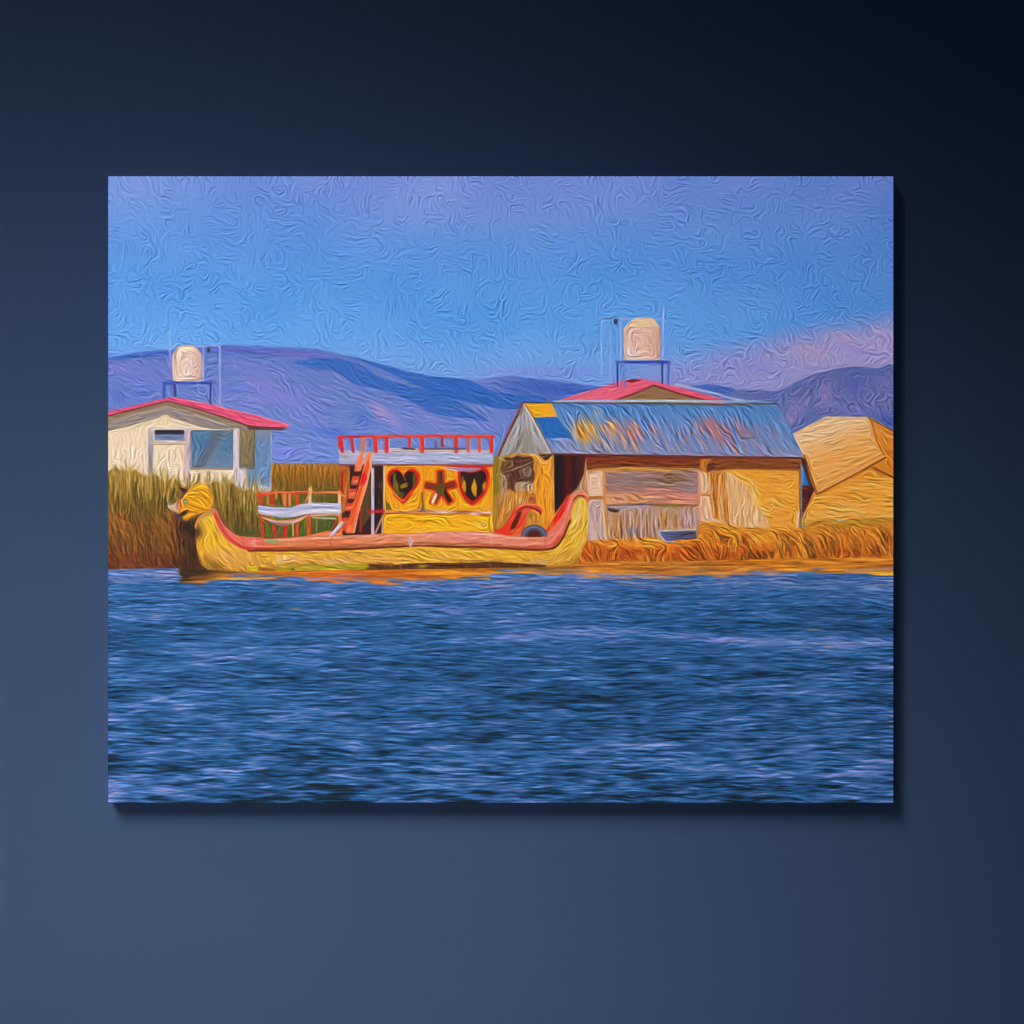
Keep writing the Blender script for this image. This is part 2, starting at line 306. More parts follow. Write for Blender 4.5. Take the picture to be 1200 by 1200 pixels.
# ------------------------------------------------------------------ the blue roofed hut
poly('hut', [(640, 530), (938, 535), (939, 640), (640, 640)], (194, 136, 76), ang=90, w=.6, rel=.9, jit=.08)
poly('hut', [(832, 540), (936, 540), (937, 626), (832, 626)], vgrad((545, (222, 160, 62)), (575, (230, 166, 66)), (622, (222, 158, 70))), ang=4, w=.6, rel=1, jit=.07)
strokes('hut', (860, 552, 936, 620), 60, [(242, 186, 90), (206, 140, 46), (236, 176, 74)], (10, 28), (1, 2), 2, 14, .5, 20)
poly(None, smooth_pts([(832, 552), (856, 554), (866, 563), (876, 570), (884, 590), (896, 604), (898, 624), (832, 624)], 3), (222, 176, 140), alpha=.85, clip='hut', ang=90, w=1.2)
strokes('hut', (834, 556, 888, 620), 60, [(236, 200, 172), (206, 150, 112), (226, 176, 150), (214, 158, 90)], (8, 24), (1, 2), 88, 5, .55)
for o in (0, 3.5): line(None, smooth_pts([(856 + o, 555 - o), (866 + o, 562 - o), (876 + o, 567 - o), (881 + o, 578), (886 + o, 592), (897 + o, 602)], 4, False), 1.3, (250, 214, 140), alpha=.8)
line(None, smooth_pts([(884, 572), (890, 588), (902, 600), (906, 586)], 4, False), 1.4, (248, 206, 120), alpha=.7)
poly('hu_plank', [(832, 553), (850, 552), (856, 622), (852, 612), (832, 606)], (192, 130, 62), ang=90, w=1.5, rel=.9, jit=.1)
strokes('hu_plank', (832, 552, 856, 618), 45, [(222, 166, 120), (176, 108, 28), (210, 150, 80), (226, 180, 150)], (10, 26), (1, 2), 90, 4, .6)
rect('hu_plank', 706, 546, 819, 594, vgrad((546, (150, 112, 66)), (550, (196, 140, 80)), (556, (150, 120, 110)), (566, (140, 108, 92)), (576, (160, 118, 110)), (580, (198, 134, 104)), (590, (190, 126, 96))), ang=2, w=1.6, rel=.9, jit=.08)
strokes('hu_plank', (706, 550, 818, 576), 60, [(172, 140, 140), (116, 88, 62), (146, 112, 100), (160, 128, 134)], (14, 40), (1, 2.4), 2, 5, .55)
for bx, by, rx, ry, c, al in [(790, 560, 16, 6, (118, 88, 58), .8), (812, 568, 6, 14, (150, 132, 140), .7), (735, 565, 22, 7, (150, 122, 132), .7), (800, 573, 14, 4, (140, 122, 146), .7), (745, 550, 36, 2.5, (206, 146, 74), .9)]:
    blob(c, bx, by, rx, ry, al, clip='hu_plank')
poly(None, smooth_pts([(757, 572), (780, 573), (816, 580), (818, 590), (790, 588), (770, 580), (757, 579)], 3), (206, 126, 118), alpha=.7, clip='hu_plank'); line(None, [(760, 574), (790, 580), (817, 584)], 1.4, (230, 160, 144), alpha=.7); line(None, [(760, 582), (795, 587), (817, 589)], 1.2, (240, 176, 140), alpha=.6)
rect('hu_plank', 708, 578, 757, 591, hgrad((708, (214, 152, 122)), (757, (196, 138, 92))), ang=80, w=.7, rel=1)
strokes('hu_plank', (710, 578, 757, 588), 26, [(230, 176, 146), (180, 118, 84)], (6, 12), (1, 1.8), 70, 14, .6)
poly('hu_plank', [(688, 596), (713, 594), (819, 594), (819, 630), (690, 636)], (176, 140, 122), ang=91, w=1.6, rel=1, jit=.1)
strokes('hu_plank', (692, 596, 818, 630), 130, [(196, 158, 146), (186, 128, 56), (160, 128, 120), (212, 168, 128), (146, 110, 90), (178, 150, 156)], (10, 28), (1, 2.4), 90, 5, .6)
strokes('hu_plank', (692, 597, 818, 630), 110, [(124, 92, 84), (206, 172, 170), (196, 132, 58), (148, 120, 124), (222, 182, 150), (104, 76, 66)], (6, 18), (.7, 1.6), 90, 6, .65, 14)
strokes('hu_plank', (706, 550, 818, 592), 80, [(120, 92, 80), (182, 150, 150), (134, 110, 116), (206, 150, 130), (172, 116, 92)], (10, 30), (.7, 1.6), 3, 7, .55, 14)
strokes('hut', (832, 554, 936, 624), 110, [(196, 126, 40), (244, 190, 100), (214, 150, 62), (236, 182, 120), (180, 112, 40)], (6, 18), (.7, 1.6), lambda x, y: 88 if x < 885 else 6, 12, .5, 20)
for x in (727, 758, 792, 707): line(None, [(x, 604), (x + 1, 630)], 1.8, (132, 88, 42), alpha=.7, clip='hu_plank')
for x, w_ in ((722, 5), (779, 4), (790, 3), (712, 3)): line(None, [(x, 602), (x, 628)], w_, (190, 128, 48), alpha=.6, clip='hu_plank')
blob((128, 124, 136), 744, 622, 8, 5, .8, clip='hu_plank'); blob((186, 148, 160), 806, 608, 9, 10, .7, clip='hu_plank')
line(None, [(712, 592.3), (760, 591), (775, 592), (818, 592)], 2, hgrad((712, (120, 96, 96)), (764, (110, 92, 96)), (776, (104, 106, 52)), (818, (150, 110, 90)))); line(None, [(711, 595.4), (760, 594)], 3, (166, 158, 182), alpha=.8)
poly(None, [(711, 595), (727, 598), (722, 601), (714, 599)], (66, 44, 44)); line(None, [(776, 594), (800, 594)], 2.4, (140, 124, 70), alpha=.8)
# left part beside the doorway
poly('hu_plank', [(672, 580), (683, 556), (684, 534), (690, 534), (690, 600), (684, 584)], (170, 136, 112), ang=75, w=1.2, rel=.9)
line('hu_post', [(685.5, 536), (685.5, 578)], 4, (204, 144, 88)); line(None, [(687, 552), (689, 560)], 1.4, (236, 190, 140))
poly('hu_panel', [(687.5, 554), (704, 551.5), (708, 554), (707.5, 581), (690, 581.5), (688, 572)], (224, 178, 154), rel=1, jit=.05)
poly(None, [(688.5, 555), (703, 553), (704.5, 580), (690.5, 580.5)], (228, 184, 158), alpha=.9)
for k in range(4): line(None, [(693, 561 + 4 * k), (700, 560 + 4 * k)], 1, (196, 146, 118), alpha=.6)
line(None, [(707.2, 555), (707.4, 582)], 1.6, (232, 180, 128)); line(None, [(690, 583), (708, 583)], 2.6, (170, 108, 56))
poly('hu_panel', [(690, 585), (707, 585), (712, 630), (714, 641), (690, 640), (688, 615)], (190, 160, 152), ang=86, w=1.2, rel=1, jit=.08)
strokes('hu_panel', (690, 586, 708, 636), 40, [(214, 186, 176), (160, 136, 150), (206, 160, 122), (224, 176, 132)], (10, 26), (1, 2), 85, 5, .6)
line('hu_post', [(708, 556), (708.6, 596), (712, 630)], 3.2, (196, 140, 78)); line(None, [(706, 586), (708, 600), (711, 632)], 1.4, (232, 186, 140), alpha=.8)
# corner posts
poly('hu_post', [(820, 548), (826, 553), (828, 556), (829, 578), (834, 600), (836, 612), (828, 611), (820, 611)], (226, 178, 146), ang=88, w=1, rel=.9)
strokes('hu_post', (820, 556, 834, 608), 24, [(244, 206, 176), (204, 148, 112), (232, 176, 150)], (8, 20), (1, 1.8), 82, 6, .6)
line(None, [(821.5, 580.5), (832, 580)], 2, (178, 112, 52)); line('hu_post', [(818.6, 552), (820, 612)], 2.6, (212, 146, 120)); line('hu_post', [(937.6, 538), (938, 621)], 2.8, (132, 110, 74)); line(None, [(935.6, 600), (935, 622)], 2.6, (228, 190, 156))
# end wall, window and doorway
poly('hu_front', [(577, 536), (585, 532), (648.5, 530.5), (649, 606), (640, 620), (577, 624), (577.5, 580)], hgrad((577, (146, 118, 48)), (592, (176, 132, 68)), (620, (192, 136, 60)), (648, (216, 154, 50))), ang=88, w=1.1, rel=.9, jit=.09)
strokes('hu_front', (580, 560, 648, 620), 120, [(222, 156, 54), (168, 116, 50), (204, 140, 70), (236, 176, 74), (150, 104, 52)], (10, 26), (1, 2.4), 92, 10, .55)
poly('hu_front', [(632, 534), (649, 531), (649, 606), (636, 612), (630, 590), (632, 560)], (232, 158, 48), alpha=.75)
strokes('hu_front', (628, 538, 649, 606), 40, [(240, 172, 60), (206, 130, 36), (226, 150, 44)], (10, 26), (1, 1.8), 90, 4, .6)
poly('hu_win', [(589, 538), (594, 535), (600, 537), (606, 533.5), (614, 536), (622, 535), (626.5, 540), (625, 548), (627, 556), (625, 564), (626, 572), (618, 574), (610, 572), (604, 577), (597, 573), (591, 575), (588, 566), (587, 552)], (92, 58, 44), rel=.8, jit=.14, ang=95, w=.8)
poly(None, [(603, 566), (612, 564.5), (625, 565), (625, 573), (616, 576), (603, 575)], (186, 160, 146), alpha=.9, clip=('hu_win', 'hu_front'))
poly(None, [(587, 556), (593, 557), (595, 571), (593, 580), (588, 577)], (164, 138, 124), alpha=.85, clip=('hu_win', 'hu_front'))
poly(None, [(608, 552), (611, 547), (617, 548), (621, 546), (624, 551), (622, 558), (612, 560)], (140, 112, 98), alpha=.85, clip='hu_win')
poly(None, [(590, 542), (600, 538), (604, 544), (597, 549), (590, 549)], (124, 88, 58), alpha=.7, clip='hu_win')
strokes('hu_win', (588, 536, 626, 566), 34, [(70, 42, 36), (120, 90, 74), (150, 124, 108), (86, 56, 44)], (5, 14), (1, 2.4), 95, 16, .6, 20)
strokes(('hu_win', 'hu_front'), (588, 564, 626, 588), 40, [(206, 176, 150), (176, 146, 128), (196, 130, 56), (150, 96, 50)], (6, 16), (1, 2.2), 92, 8, .6)
poly(None, smooth_pts([(579, 537), (584, 536), (586, 545), (584, 560), (586, 572), (582, 580), (578, 574)], 4), (130, 116, 40), alpha=.85, clip='hu_front')
line(None, smooth_pts([(584, 535.5), (588, 538), (592, 540)], 4, False), 2, (212, 176, 124), alpha=.8)
poly(None, [(631, 532.4), (647, 532), (643, 538), (639, 540)], (44, 34, 38), alpha=.9)
line(None, smooth_pts([(622, 533), (629, 533.6), (633, 540), (638, 543), (642, 541)], 5, False), 2.2, (220, 182, 130), alpha=.9)
blob((130, 66, 36), 623, 585, 5, 6, .7, clip='hu_front')
line(None, [(579, 558), (612, 546), (646, 532)], 1, (206, 170, 130), alpha=.75)
line(None, [(640, 536), (648, 532)], 3, (60, 44, 44), alpha=.8); line('hu_post', [(647.5, 532), (649, 604)], 2, (196, 148, 84))
poly('hu_door', [(649, 531), (687, 531), (684, 556), (676, 572), (664, 584), (656, 594), (650, 602)], hgrad((649, (36, 26, 28)), (658, (44, 24, 28)), (665, (92, 30, 30)), (672, (60, 30, 30)), (687, (84, 44, 34))), rel=.2, jit=.05, ang=90, w=.6)
# eave band: shade painted on the wall below the roof edge
poly('hu_eave_shade', [(686, 531), (938, 535), (938, 550), (850, 550), (832, 551), (828, 553), (818, 549), (740, 547), (700, 549), (688, 552)], vgrad((532, (92, 38, 34)), (539, (136, 62, 36)), (545, (112, 62, 36)), (551, (132, 84, 46))), ang=1, w=1.5, rel=.7, jit=.1)
strokes('hu_eave_shade', (690, 535, 936, 549), 60, [(160, 70, 38), (90, 36, 32), (140, 90, 44), (110, 60, 40)], (14, 40), (1, 2), 1, 4, .6)
poly(None, [(832, 537), (938, 538), (938, 552), (858, 550), (833, 554)], (136, 82, 42), alpha=.7, clip=('hu_eave_shade', 'hut'))
poly('hu_post', [(821, 538), (834, 538), (829, 544), (828, 554), (820, 552)], (182, 118, 52), ang=80); poly(None, [(828, 545), (838, 541), (838, 549), (829, 554)], (96, 52, 36), alpha=.8)
# gable and roof
poly('hu_gable', [(613.5, 472), (584, 535), (600, 532), (646, 531.5)], (162, 156, 162), ang=lambda X, Y: np.radians(90) - (X - 613) / 55.0, w=1.2, rel=1, jit=.08)
strokes('hu_gable', (588, 480, 642, 530), 46, [(190, 180, 188), (140, 128, 128), (172, 160, 150), (196, 190, 204)], (10, 26), (1, 2), lambda x, y: 90 - (x - 613), 6, .55)
poly(None, [(606, 512), (618, 500), (626, 520), (640, 531), (596, 533)], (134, 122, 106), alpha=.5, clip='hu_gable')
line('hu_roof', [(613, 472), (598, 502), (584, 534)], 3, (104, 62, 54)); line(None, [(611, 474), (597, 502), (583, 534)], 1.2, (150, 80, 60), alpha=.7)
rang = lambda X, Y: np.radians(90) - np.radians(np.interp(X, [640, 900, 941], [32, 24, 30]))*-1 - np.pi
rdeg = lambda x, y: 60
poly('hu_roof', [(613, 470.8), (650, 471.5), (760, 472), (908, 472.6), (918, 488), (930, 510), (941.5, 535.6), (800, 533.5), (646, 531), (630, 502)],
     vgrad((470, (78, 128, 192)), (500, (94, 136, 196)), (518, (112, 140, 190)), (533, (134, 138, 178))), ang=60, w=2, rel=1.0, jit=.12)
strokes('hu_roof', (640, 472, 935, 530), 260, [(110, 164, 226), (54, 106, 184), (140, 170, 220), (80, 130, 204), (134, 140, 190)], (10, 30), (1, 2.2), 60, 5, .5, 10)
for bx, by, rx, ry, c, al in [(688, 507, 13, 15, (228, 164, 44), 1), (680, 504, 9, 11, (206, 144, 70), .8), (714, 504, 12, 10, (178, 130, 130), .8), (719, 501, 7, 9, (220, 156, 70), .9), (737, 508, 9, 12, (190, 120, 104), .9), (744, 503, 6, 10, (170, 124, 140), .7),
                              (768, 508, 6, 12, (160, 128, 160), .7), (835, 503, 7, 15, (200, 104, 90), 1), (848, 508, 12, 10, (176, 104, 110), .9), (820, 500, 6, 10, (164, 112, 124), .8), (869, 505, 6, 9, (170, 108, 120), .9), (880, 508, 9, 7, (150, 114, 140), .7), (904, 510, 7, 10, (128, 122, 170), .6),
                              (700, 522, 26, 6, (160, 140, 164), .6), (845, 524, 20, 6, (154, 132, 160), .6), (790, 524, 40, 5, (130, 138, 190), .6), (665, 520, 14, 8, (146, 146, 186), .7), (700, 484, 10, 6, (150, 170, 190), .7), (806, 510, 12, 14, (120, 130, 180), .6)]:
    blob(c, bx, by, rx, ry, al, 60 if rx > ry else -30, clip='hu_roof')
strokes('hu_roof', (676, 490, 705, 520), 26, [(240, 182, 52), (210, 138, 60), (104, 130, 190)], (8, 16), (1, 2), 60, 6, .7)
strokes('hu_roof', (705, 494, 750, 524), 60, [(216, 150, 100), (176, 116, 112), (152, 136, 178), (232, 180, 110), (156, 104, 104)], (8, 22), (1, 2.2), 60, 4, .7)
strokes('hu_roof', (640, 518, 930, 530), 90, [(140, 140, 190), (170, 150, 176), (110, 136, 196), (150, 160, 210)], (8, 18), (1, 2), 60, 5, .6)
strokes('hu_roof', (705, 492, 890, 522), 120, [(216, 150, 90), (104, 146, 212), (196, 110, 90), (150, 150, 200), (84, 130, 204)], (8, 20), (1, 1.8), 60, 5, .55)
strokes('hu_roof', (827, 488, 866, 520), 24, [(212, 110, 88), (190, 90, 84), (110, 140, 204)], (8, 18), (1, 2), 60, 6, .7)
strokes('hu_roof', (690, 488, 915, 528), 150, [(166, 128, 140), (190, 128, 104), (146, 146, 182), (128, 112, 140), (206, 148, 96), (96, 128, 180)], (7, 20), (.7, 1.6), 60, 4, .5)
line(None, [(868, 514), (884, 513)], 1.4, (86, 82, 96), alpha=.8)
poly('hu_patch2', [(624, 489), (653, 488.6), (662, 502), (671, 514), (655, 513), (637.5, 514)], (40, 106, 186), rel=.5, jit=.04, ang=58, w=.8)
poly('hu_patch', [(614, 473), (646.5, 472.6), (653.5, 488), (623, 489)], (232, 172, 42), rel=.8, jit=.06, ang=10, w=.5)
line(None, [(613.5, 474), (624, 490), (645, 531)], 2, (206, 188, 176)); line(None, [(615, 474), (626, 490), (647.5, 531)], 1.3, (130, 96, 72), alpha=.9)
line('b_trim', [(650, 470.4), (760, 469.6), (905, 470.8)], 2.6, hgrad((650, (134, 176, 226)), (740, (170, 194, 226)), (800, (190, 206, 228)), (905, (110, 150, 206))))
line(None, [(612, 471.6), (700, 472.4), (760, 472.6), (780, 473)], 1.4, (72, 62, 58)); line(None, [(760, 472.4), (850, 474.2), (908, 473)], 1.8, (82, 74, 46))
line(None, [(646, 532.2), (800, 534.6), (941, 536.8)], 1.8, (98, 56, 56)); line(None, [(648, 530.4), (800, 532.6), (940, 534.8)], 1.4, (166, 152, 186), alpha=.7)
# ------------------------------------------------------------------ straw bank
bang = lambda X, Y: np.radians(np.interp(Y, [618, 636], [10, 72])) + .28 * np.sin(X / 11.0) + .2 * np.sin(X / 23.0 + 1)
poly('bank', [(640, 640), (690, 634), (715, 632), (768, 630), (780, 634), (818, 630), (820, 616), (832, 611), (870, 618), (905, 619), (938, 619), (960, 610), (1000, 608), (1050, 606), (1050, 662), (640, 668)],
     vgrad((606, (178, 136, 52)), (620, (206, 138, 50)), (634, (208, 128, 44)), (648, (180, 96, 32)), (660, (170, 100, 38))), ang=bang, w=1.8, rel=1.1, jit=.14)
strokes('bank', (676, 616, 1048, 656), 420, [(226, 152, 56), (160, 80, 26), (196, 116, 40), (120, 60, 24), (236, 176, 90), (150, 92, 34)], (6, 17), (1, 2.4), 72, 28, .6, 35)
strokes('bank', (690, 630, 940, 640), 60, [(240, 170, 60), (220, 146, 50), (244, 186, 96)], (14, 34), (1, 2.2), 2, 8, .7)
strokes('bank', (835, 614, 940, 630), 50, [(230, 164, 60), (196, 130, 48), (178, 132, 56)], (14, 34), (1, 2.2), 2, 10, .7)
for bx, by, rx, ry, c, al in [(920, 640, 8, 12, (96, 66, 34), .7), (872, 634, 5, 8, (112, 52, 26), .8), (847, 632, 10, 5, (120, 56, 24), .7), (950, 640, 6, 10, (90, 66, 30), .8), (975, 638, 6, 12, (106, 66, 30), .7), (1003, 640, 5, 12, (96, 58, 30), .7), (1038, 630, 6, 9, (84, 44, 34), .8), (1025, 645, 6, 8, (110, 64, 36), .7), (954, 652, 4, 4, (64, 46, 34), .9), (1040, 648, 9, 7, (124, 60, 34), .7), (815, 642, 8, 8, (140, 66, 26), .7), (735, 650, 14, 5, (160, 74, 28), .6), (1000, 614, 40, 4, (160, 132, 48), .7), (950, 612, 14, 4, (132, 104, 42), .8), (985, 610, 10, 1.6, (186, 178, 150), .8)]:
    blob(c, bx, by, rx, ry, al, -10, clip='bank')
strokes('bank', (868, 645, 906, 655), 16, [(62, 44, 28), (96, 60, 30), (84, 52, 28)], (4, 9), (1.2, 2.6), 62, 22, .8)
strokes('bank', (905, 612, 1048, 655), 130, [(210, 150, 60), (132, 84, 32), (186, 120, 44), (226, 168, 80)], (12, 28), (1, 2), 78, 22, .65, 40)
poly('basin', [(770.5, 622), (815.5, 620.8), (815.8, 631), (800, 632), (779, 635), (773, 629)], lgrad((775, 622), (92, 104, 160), (800, 634), (74, 70, 100)), rel=.5, ang=4, w=.8)
line(None, [(815, 621), (771.5, 622.2), (774, 628), (780, 635), (790, 634.6)], 1.8, (206, 186, 182))
# ------------------------------------------------------------------ reeds before the house
edge = [(120, 556), (134, 548), (146, 552), (158, 550), (170, 558), (182, 556), (192, 564), (204, 560), (216, 570), (228, 566), (240, 570), (252, 564), (262, 570), (272, 566), (284, 575), (294, 574), (304, 580), (314, 578), (318, 584), (318, 640), (250, 660), (236, 672), (120, 672)]
poly('reeds', edge, vgrad((548, (168, 140, 78)), (566, (144, 116, 52)), (590, (122, 96, 44)), (615, (118, 84, 42)), (635, (124, 80, 42)), (652, (112, 66, 36)), (668, (90, 52, 32))), ang=lambda X, Y: np.radians(90 + np.clip((Y - 590) / 60, 0, 1) * -12), w=1.6, rel=.7, jit=.1)
strokes(('reeds', 'house', 'h_post', 'h_side'), (126, 548, 318, 576), 170, [(150, 126, 62), (120, 98, 42), (176, 150, 92), (136, 110, 44)], (8, 20), (.8, 1.8), 90, 8, .7)
clump = lambda x: 7 * math.sin(x / 6.3) + 6 * math.sin(x / 3.1 + 1) + 4 * math.sin(x / 1.7)
for x in np.arange(127, 318, .8):
    ye = np.interp(x, [e[0] for e in edge[:19]], [e[1] for e in edge[:19]]) + .55 * clump(x) + random.uniform(-7, 6)
    c = random.choice([(172, 146, 80), (138, 112, 50), (110, 92, 40), (190, 164, 104), (150, 122, 58)])
    lean = random.gauss(0, 3.5)
    line(None, [(x + lean, ye), (x + lean * .4, ye + 8), (x, ye + random.uniform(18, 32))], random.uniform(.7, 1.6), c, alpha=random.uniform(.5, .9), soft=.6)
for _ in range(60):
    x = random.uniform(128, 316); y = np.interp(x, [e[0] for e in edge[:19]], [e[1] for e in edge[:19]]) + random.uniform(4, 30)
    line(None, [(x, y), (x + random.gauss(0, 2), y + random.uniform(10, 26))], random.uniform(1, 2.4), random.choice([(70, 58, 28), (84, 66, 30), (58, 52, 26)]), alpha=.6, clip='reeds')
strokes('reeds', (126, 590, 230, 660), 170, [(70, 54, 26), (96, 62, 30), (60, 44, 24), (120, 84, 38)], (10, 26), (.8, 2), 84, 14, .6)
strokes('reeds', (126, 552, 318, 640), 360, [(168, 132, 54), (96, 72, 32), (118, 102, 40), (184, 146, 76), (140, 96, 44), (78, 58, 28)], (10, 30), (.7, 1.6), 92, 7, .6)
strokes('reeds', (126, 596, 215, 664), 150, [(168, 102, 48), (90, 50, 26), (136, 80, 38), (186, 124, 60), (110, 86, 40)], (12, 30), (.8, 2), 60, 14, .6, 25)
strokes('reeds', (126, 648, 215, 668), 40, [(116, 60, 34), (86, 48, 28), (140, 84, 42)], (16, 40), (1, 2.4), 0, 4, .7)
strokes('reeds', (262, 590, 312, 632), 60, [(84, 92, 36), (110, 110, 44), (66, 66, 30)], (10, 22), (1, 2), 90, 6, .6)
for bx, by, rx, ry, c, al in [(226, 645, 14, 30, (62, 42, 28), .85), (216, 660, 20, 8, (70, 46, 28), .8), (150, 655, 30, 8, (112, 56, 34), .5), (180, 640, 24, 12, (98, 70, 36), .6), (250, 600, 10, 20, (124, 104, 50), .5), (290, 625, 12, 8, (64, 78, 36), .7)]:
    blob(c, bx, by, rx, ry, al, clip='reeds')
# ------------------------------------------------------------------ boat: lower deck, ladder, cabin
poly('bdoor', [(397, 543), (452, 543), (452, 628), (397, 628)], (62, 36, 34), rel=.3, jit=.05, ang=90, w=.6)
poly('bdoor', [(397, 545), (410, 545), (408, 600), (397, 600)], hgrad((397, (150, 100, 42)), (404, (170, 84, 40)), (410, (120, 60, 40))), rel=.5); line(None, [(397.5, 548.6), (409, 548.6), (409, 584)], 1.4, (190, 120, 44)); line(None, [(401, 554), (400, 584)], 2.4, (170, 44, 34))
line(None, [(408, 552), (402, 600)], 2.2, (190, 140, 56), alpha=.7)
poly(None, [(424, 586), (436, 552), (440, 552), (438, 600), (420, 624)], (96, 78, 40), alpha=.8); rect(None, 439, 544, 448.6, 626, hgrad((439, (56, 32, 34)), (448, (52, 34, 34))), alpha=.9)
blob((96, 78, 40), 446, 569, 3, 4, .8); line(None, [(422.6, 596), (422.6, 624)], 2, (170, 40, 36))
rect('bpole', 435, 548, 438.6, 627, vgrad((548, (200, 172, 176)), (600, (178, 170, 206)), (627, (196, 176, 190))), rel=.5); rect('bpole', 449, 544, 452, 600, (218, 196, 178), rel=.5); line('bpole', [(447, 608), (440, 625)], 2, (196, 140, 120)); line('bpole', [(448.6, 604), (448, 626)], 2, (198, 158, 140))
# cabin
poly('cabin', [(451, 544), (578, 544), (577.5, 625), (449, 625), (450, 600)], vgrad((544, (226, 154, 34)), (575, (228, 158, 34)), (604, (234, 172, 36)), (625, (232, 170, 44))), rel=1.0, jit=.09, ang=92, w=.2)
poly(None, [(450, 603), (575, 603), (574.5, 624), (449.5, 625)], (236, 174, 36), alpha=.7, ang=4, w=.8); strokes('cabin', (452, 604, 572, 622), 34, [(246, 192, 60), (206, 142, 26), (240, 180, 44)], (12, 34), (1, 1.8), 3, 8, .6)
strokes('cabin', (453, 546, 577, 598), 60, [(240, 172, 48), (208, 136, 30), (234, 160, 40)], (8, 20), (1, 1.8), 88, 30, .45)
blob((226, 190, 110), 563, 615, 8, 5, .8, clip='cabin'); line(None, [(496, 544), (495.6, 578)], 1.2, (186, 116, 26), alpha=.8); line(None, [(494.5, 578), (496, 598)], 2.6, (116, 84, 38)); line(None, [(537, 575), (537, 597)], 1.2, (196, 126, 26), alpha=.7)
poly(None, [(452, 586), (457, 592), (459, 598), (452, 598)], (110, 96, 36)); poly(None, [(556, 595), (577, 593), (577, 598), (556, 598)], (214, 160, 60), alpha=.7)
# heart windows and star
def heart_pts(cx, cy, w, h):
    t = np.linspace(0, 2 * np.pi, 60, endpoint=False)
    x = 16 * np.sin(t) ** 3; y = -(13 * np.cos(t) - 5 * np.cos(2 * t) - 2 * np.cos(3 * t) - np.cos(4 * t))
    return np.stack([cx + x / 32 * w, cy + (y - (y.max() + y.min()) / 2) / (y.max() - y.min()) * h], -1)
poly('heart', heart_pts(472.6, 570.2, 40, 44), (228, 92, 24), rel=.5); poly('heart', heart_pts(472.6, 570, 37.5, 41), (186, 40, 22), rel=.5); poly('heart', heart_pts(472.6, 569.4, 31, 34.5), (52, 30, 30), rel=.25, jit=.04)
for q, c in (([(461, 562), (461, 555), (463, 553), (464, 556), (463.8, 562), (467, 567), (467.5, 579), (464, 581), (460.5, 572)], (116, 98, 34)), ([(468, 569), (477, 565), (478, 570), (470, 573)], (142, 116, 30)), ([(484, 556), (487, 554), (487.5, 566), (484, 572)], (96, 88, 34)), ([(466, 575), (474, 578), (472, 584), (466, 582)], (96, 76, 34))):
    poly(None, q, c, clip='heart')
line(None, [(472, 555), (475, 563)], 1, (150, 96, 60)); line(None, [(468, 586.4), (477, 586.2)], 2.2, (226, 110, 110), alpha=.8); line(None, [(461, 580), (472, 590), (484, 579)], 1.8, (206, 44, 24), alpha=.8)
def arm(b, t, w0, w1, key, c):
    b = np.array(b, float); t = np.array(t, float); d = (t - b) / np.hypot(*(t - b)); n = np.array([-d[1], d[0]])
    poly(key, [b + n * w0, b - n * w0, t - n * w1, t + n * w1], c, rel=.4)
SC0 = (516.5, 572)
star = [(516, 552), (498.5, 568.5), (533.5, 567), (508, 589.5), (528, 588.5)]
for grow, c in ((2.2, (226, 104, 26)), (1, (184, 42, 22)), (-.8, (98, 62, 34))):
    key = 'star' if grow < 2 else None
    for t in star:
        v = np.array(t) - SC0; v = v / np.hypot(*v); arm(SC0, np.array(t) + v * grow, 3.6 + grow, 3.4 + grow * .8, key, c)
    blobr = 6.4 + grow
    line(key, [SC0, (SC0[0] + .1, SC0[1])], 2 * blobr, c)
line(None, [(516.5, 554), (517, 572)], 4, (84, 66, 36)); line(None, [(519, 572), (527, 587)], 4, (72, 34, 30)); line(None, [SC0, (516, 574)], 9, (92, 84, 34)); line(None, [(511, 580), (507.5, 588)], 4, (232, 190, 160)); line(None, [(502, 569), (511, 571)], 3, (126, 56, 30)); line(None, [(522, 570), (532, 567)], 3, (130, 40, 34))
h2 = smooth_pts([(538, 550), (548, 552.5), (560, 551), (567, 548.5), (572.5, 554), (572.6, 566), (568, 579), (556, 591), (550, 590), (541, 579), (537, 564)], 4)
poly('heart2', np.array([555, 570]) + (h2 - [555, 570]) * 1.07, (228, 96, 24), rel=.5); poly('heart2', h2, (186, 42, 22), rel=.5); poly('heart2', np.array([555, 568]) + (h2 - [555, 569]) * .83, (54, 30, 32), rel=.25, jit=.04)
for q, c in (([(542, 566), (544, 562), (546, 566), (546, 578), (543, 575), (541, 570)], (190, 148, 40)), ([(552, 572), (556, 560), (559, 570), (558, 583), (555, 580), (553, 576)], (198, 150, 42)), ([(565.5, 568), (569, 563), (569.5, 572), (566, 576)], (206, 148, 44)), ([(542, 557), (544, 560), (541, 568), (540, 562)], (110, 96, 40))):
    poly(None, q, c, clip='heart2')
poly('fascia', [(513, 546), (578, 544.5), (577, 547), (565, 548.6), (540, 548)], (194, 40, 44)); poly('fascia', [(519, 548), (564, 548.6), (556, 552.4), (540, 552.4)], (166, 130, 176)); line(None, [(517, 548), (536, 552)], 1, (240, 200, 140))
line('brail', [(449, 600.2), (500, 599.2), (540, 600), (576, 600.4)], 2.8, hgrad((449, (196, 110, 96)), (475, (206, 140, 116)), (492, (150, 92, 96)), (520, (214, 186, 196)), (540, (140, 90, 90)), (576, (216, 180, 176)))); line('brail', [(432, 600), (449, 599)], 3.4, (200, 44, 44)); line(None, [(452, 602), (575, 602.6)], 1.3, (150, 80, 40), alpha=.7); line(None, [(492, 595), (497, 599)], 3, (130, 104, 110), alpha=.9)
line(None, [(552, 602.6), (560, 602.6)], 1.6, (236, 186, 190))
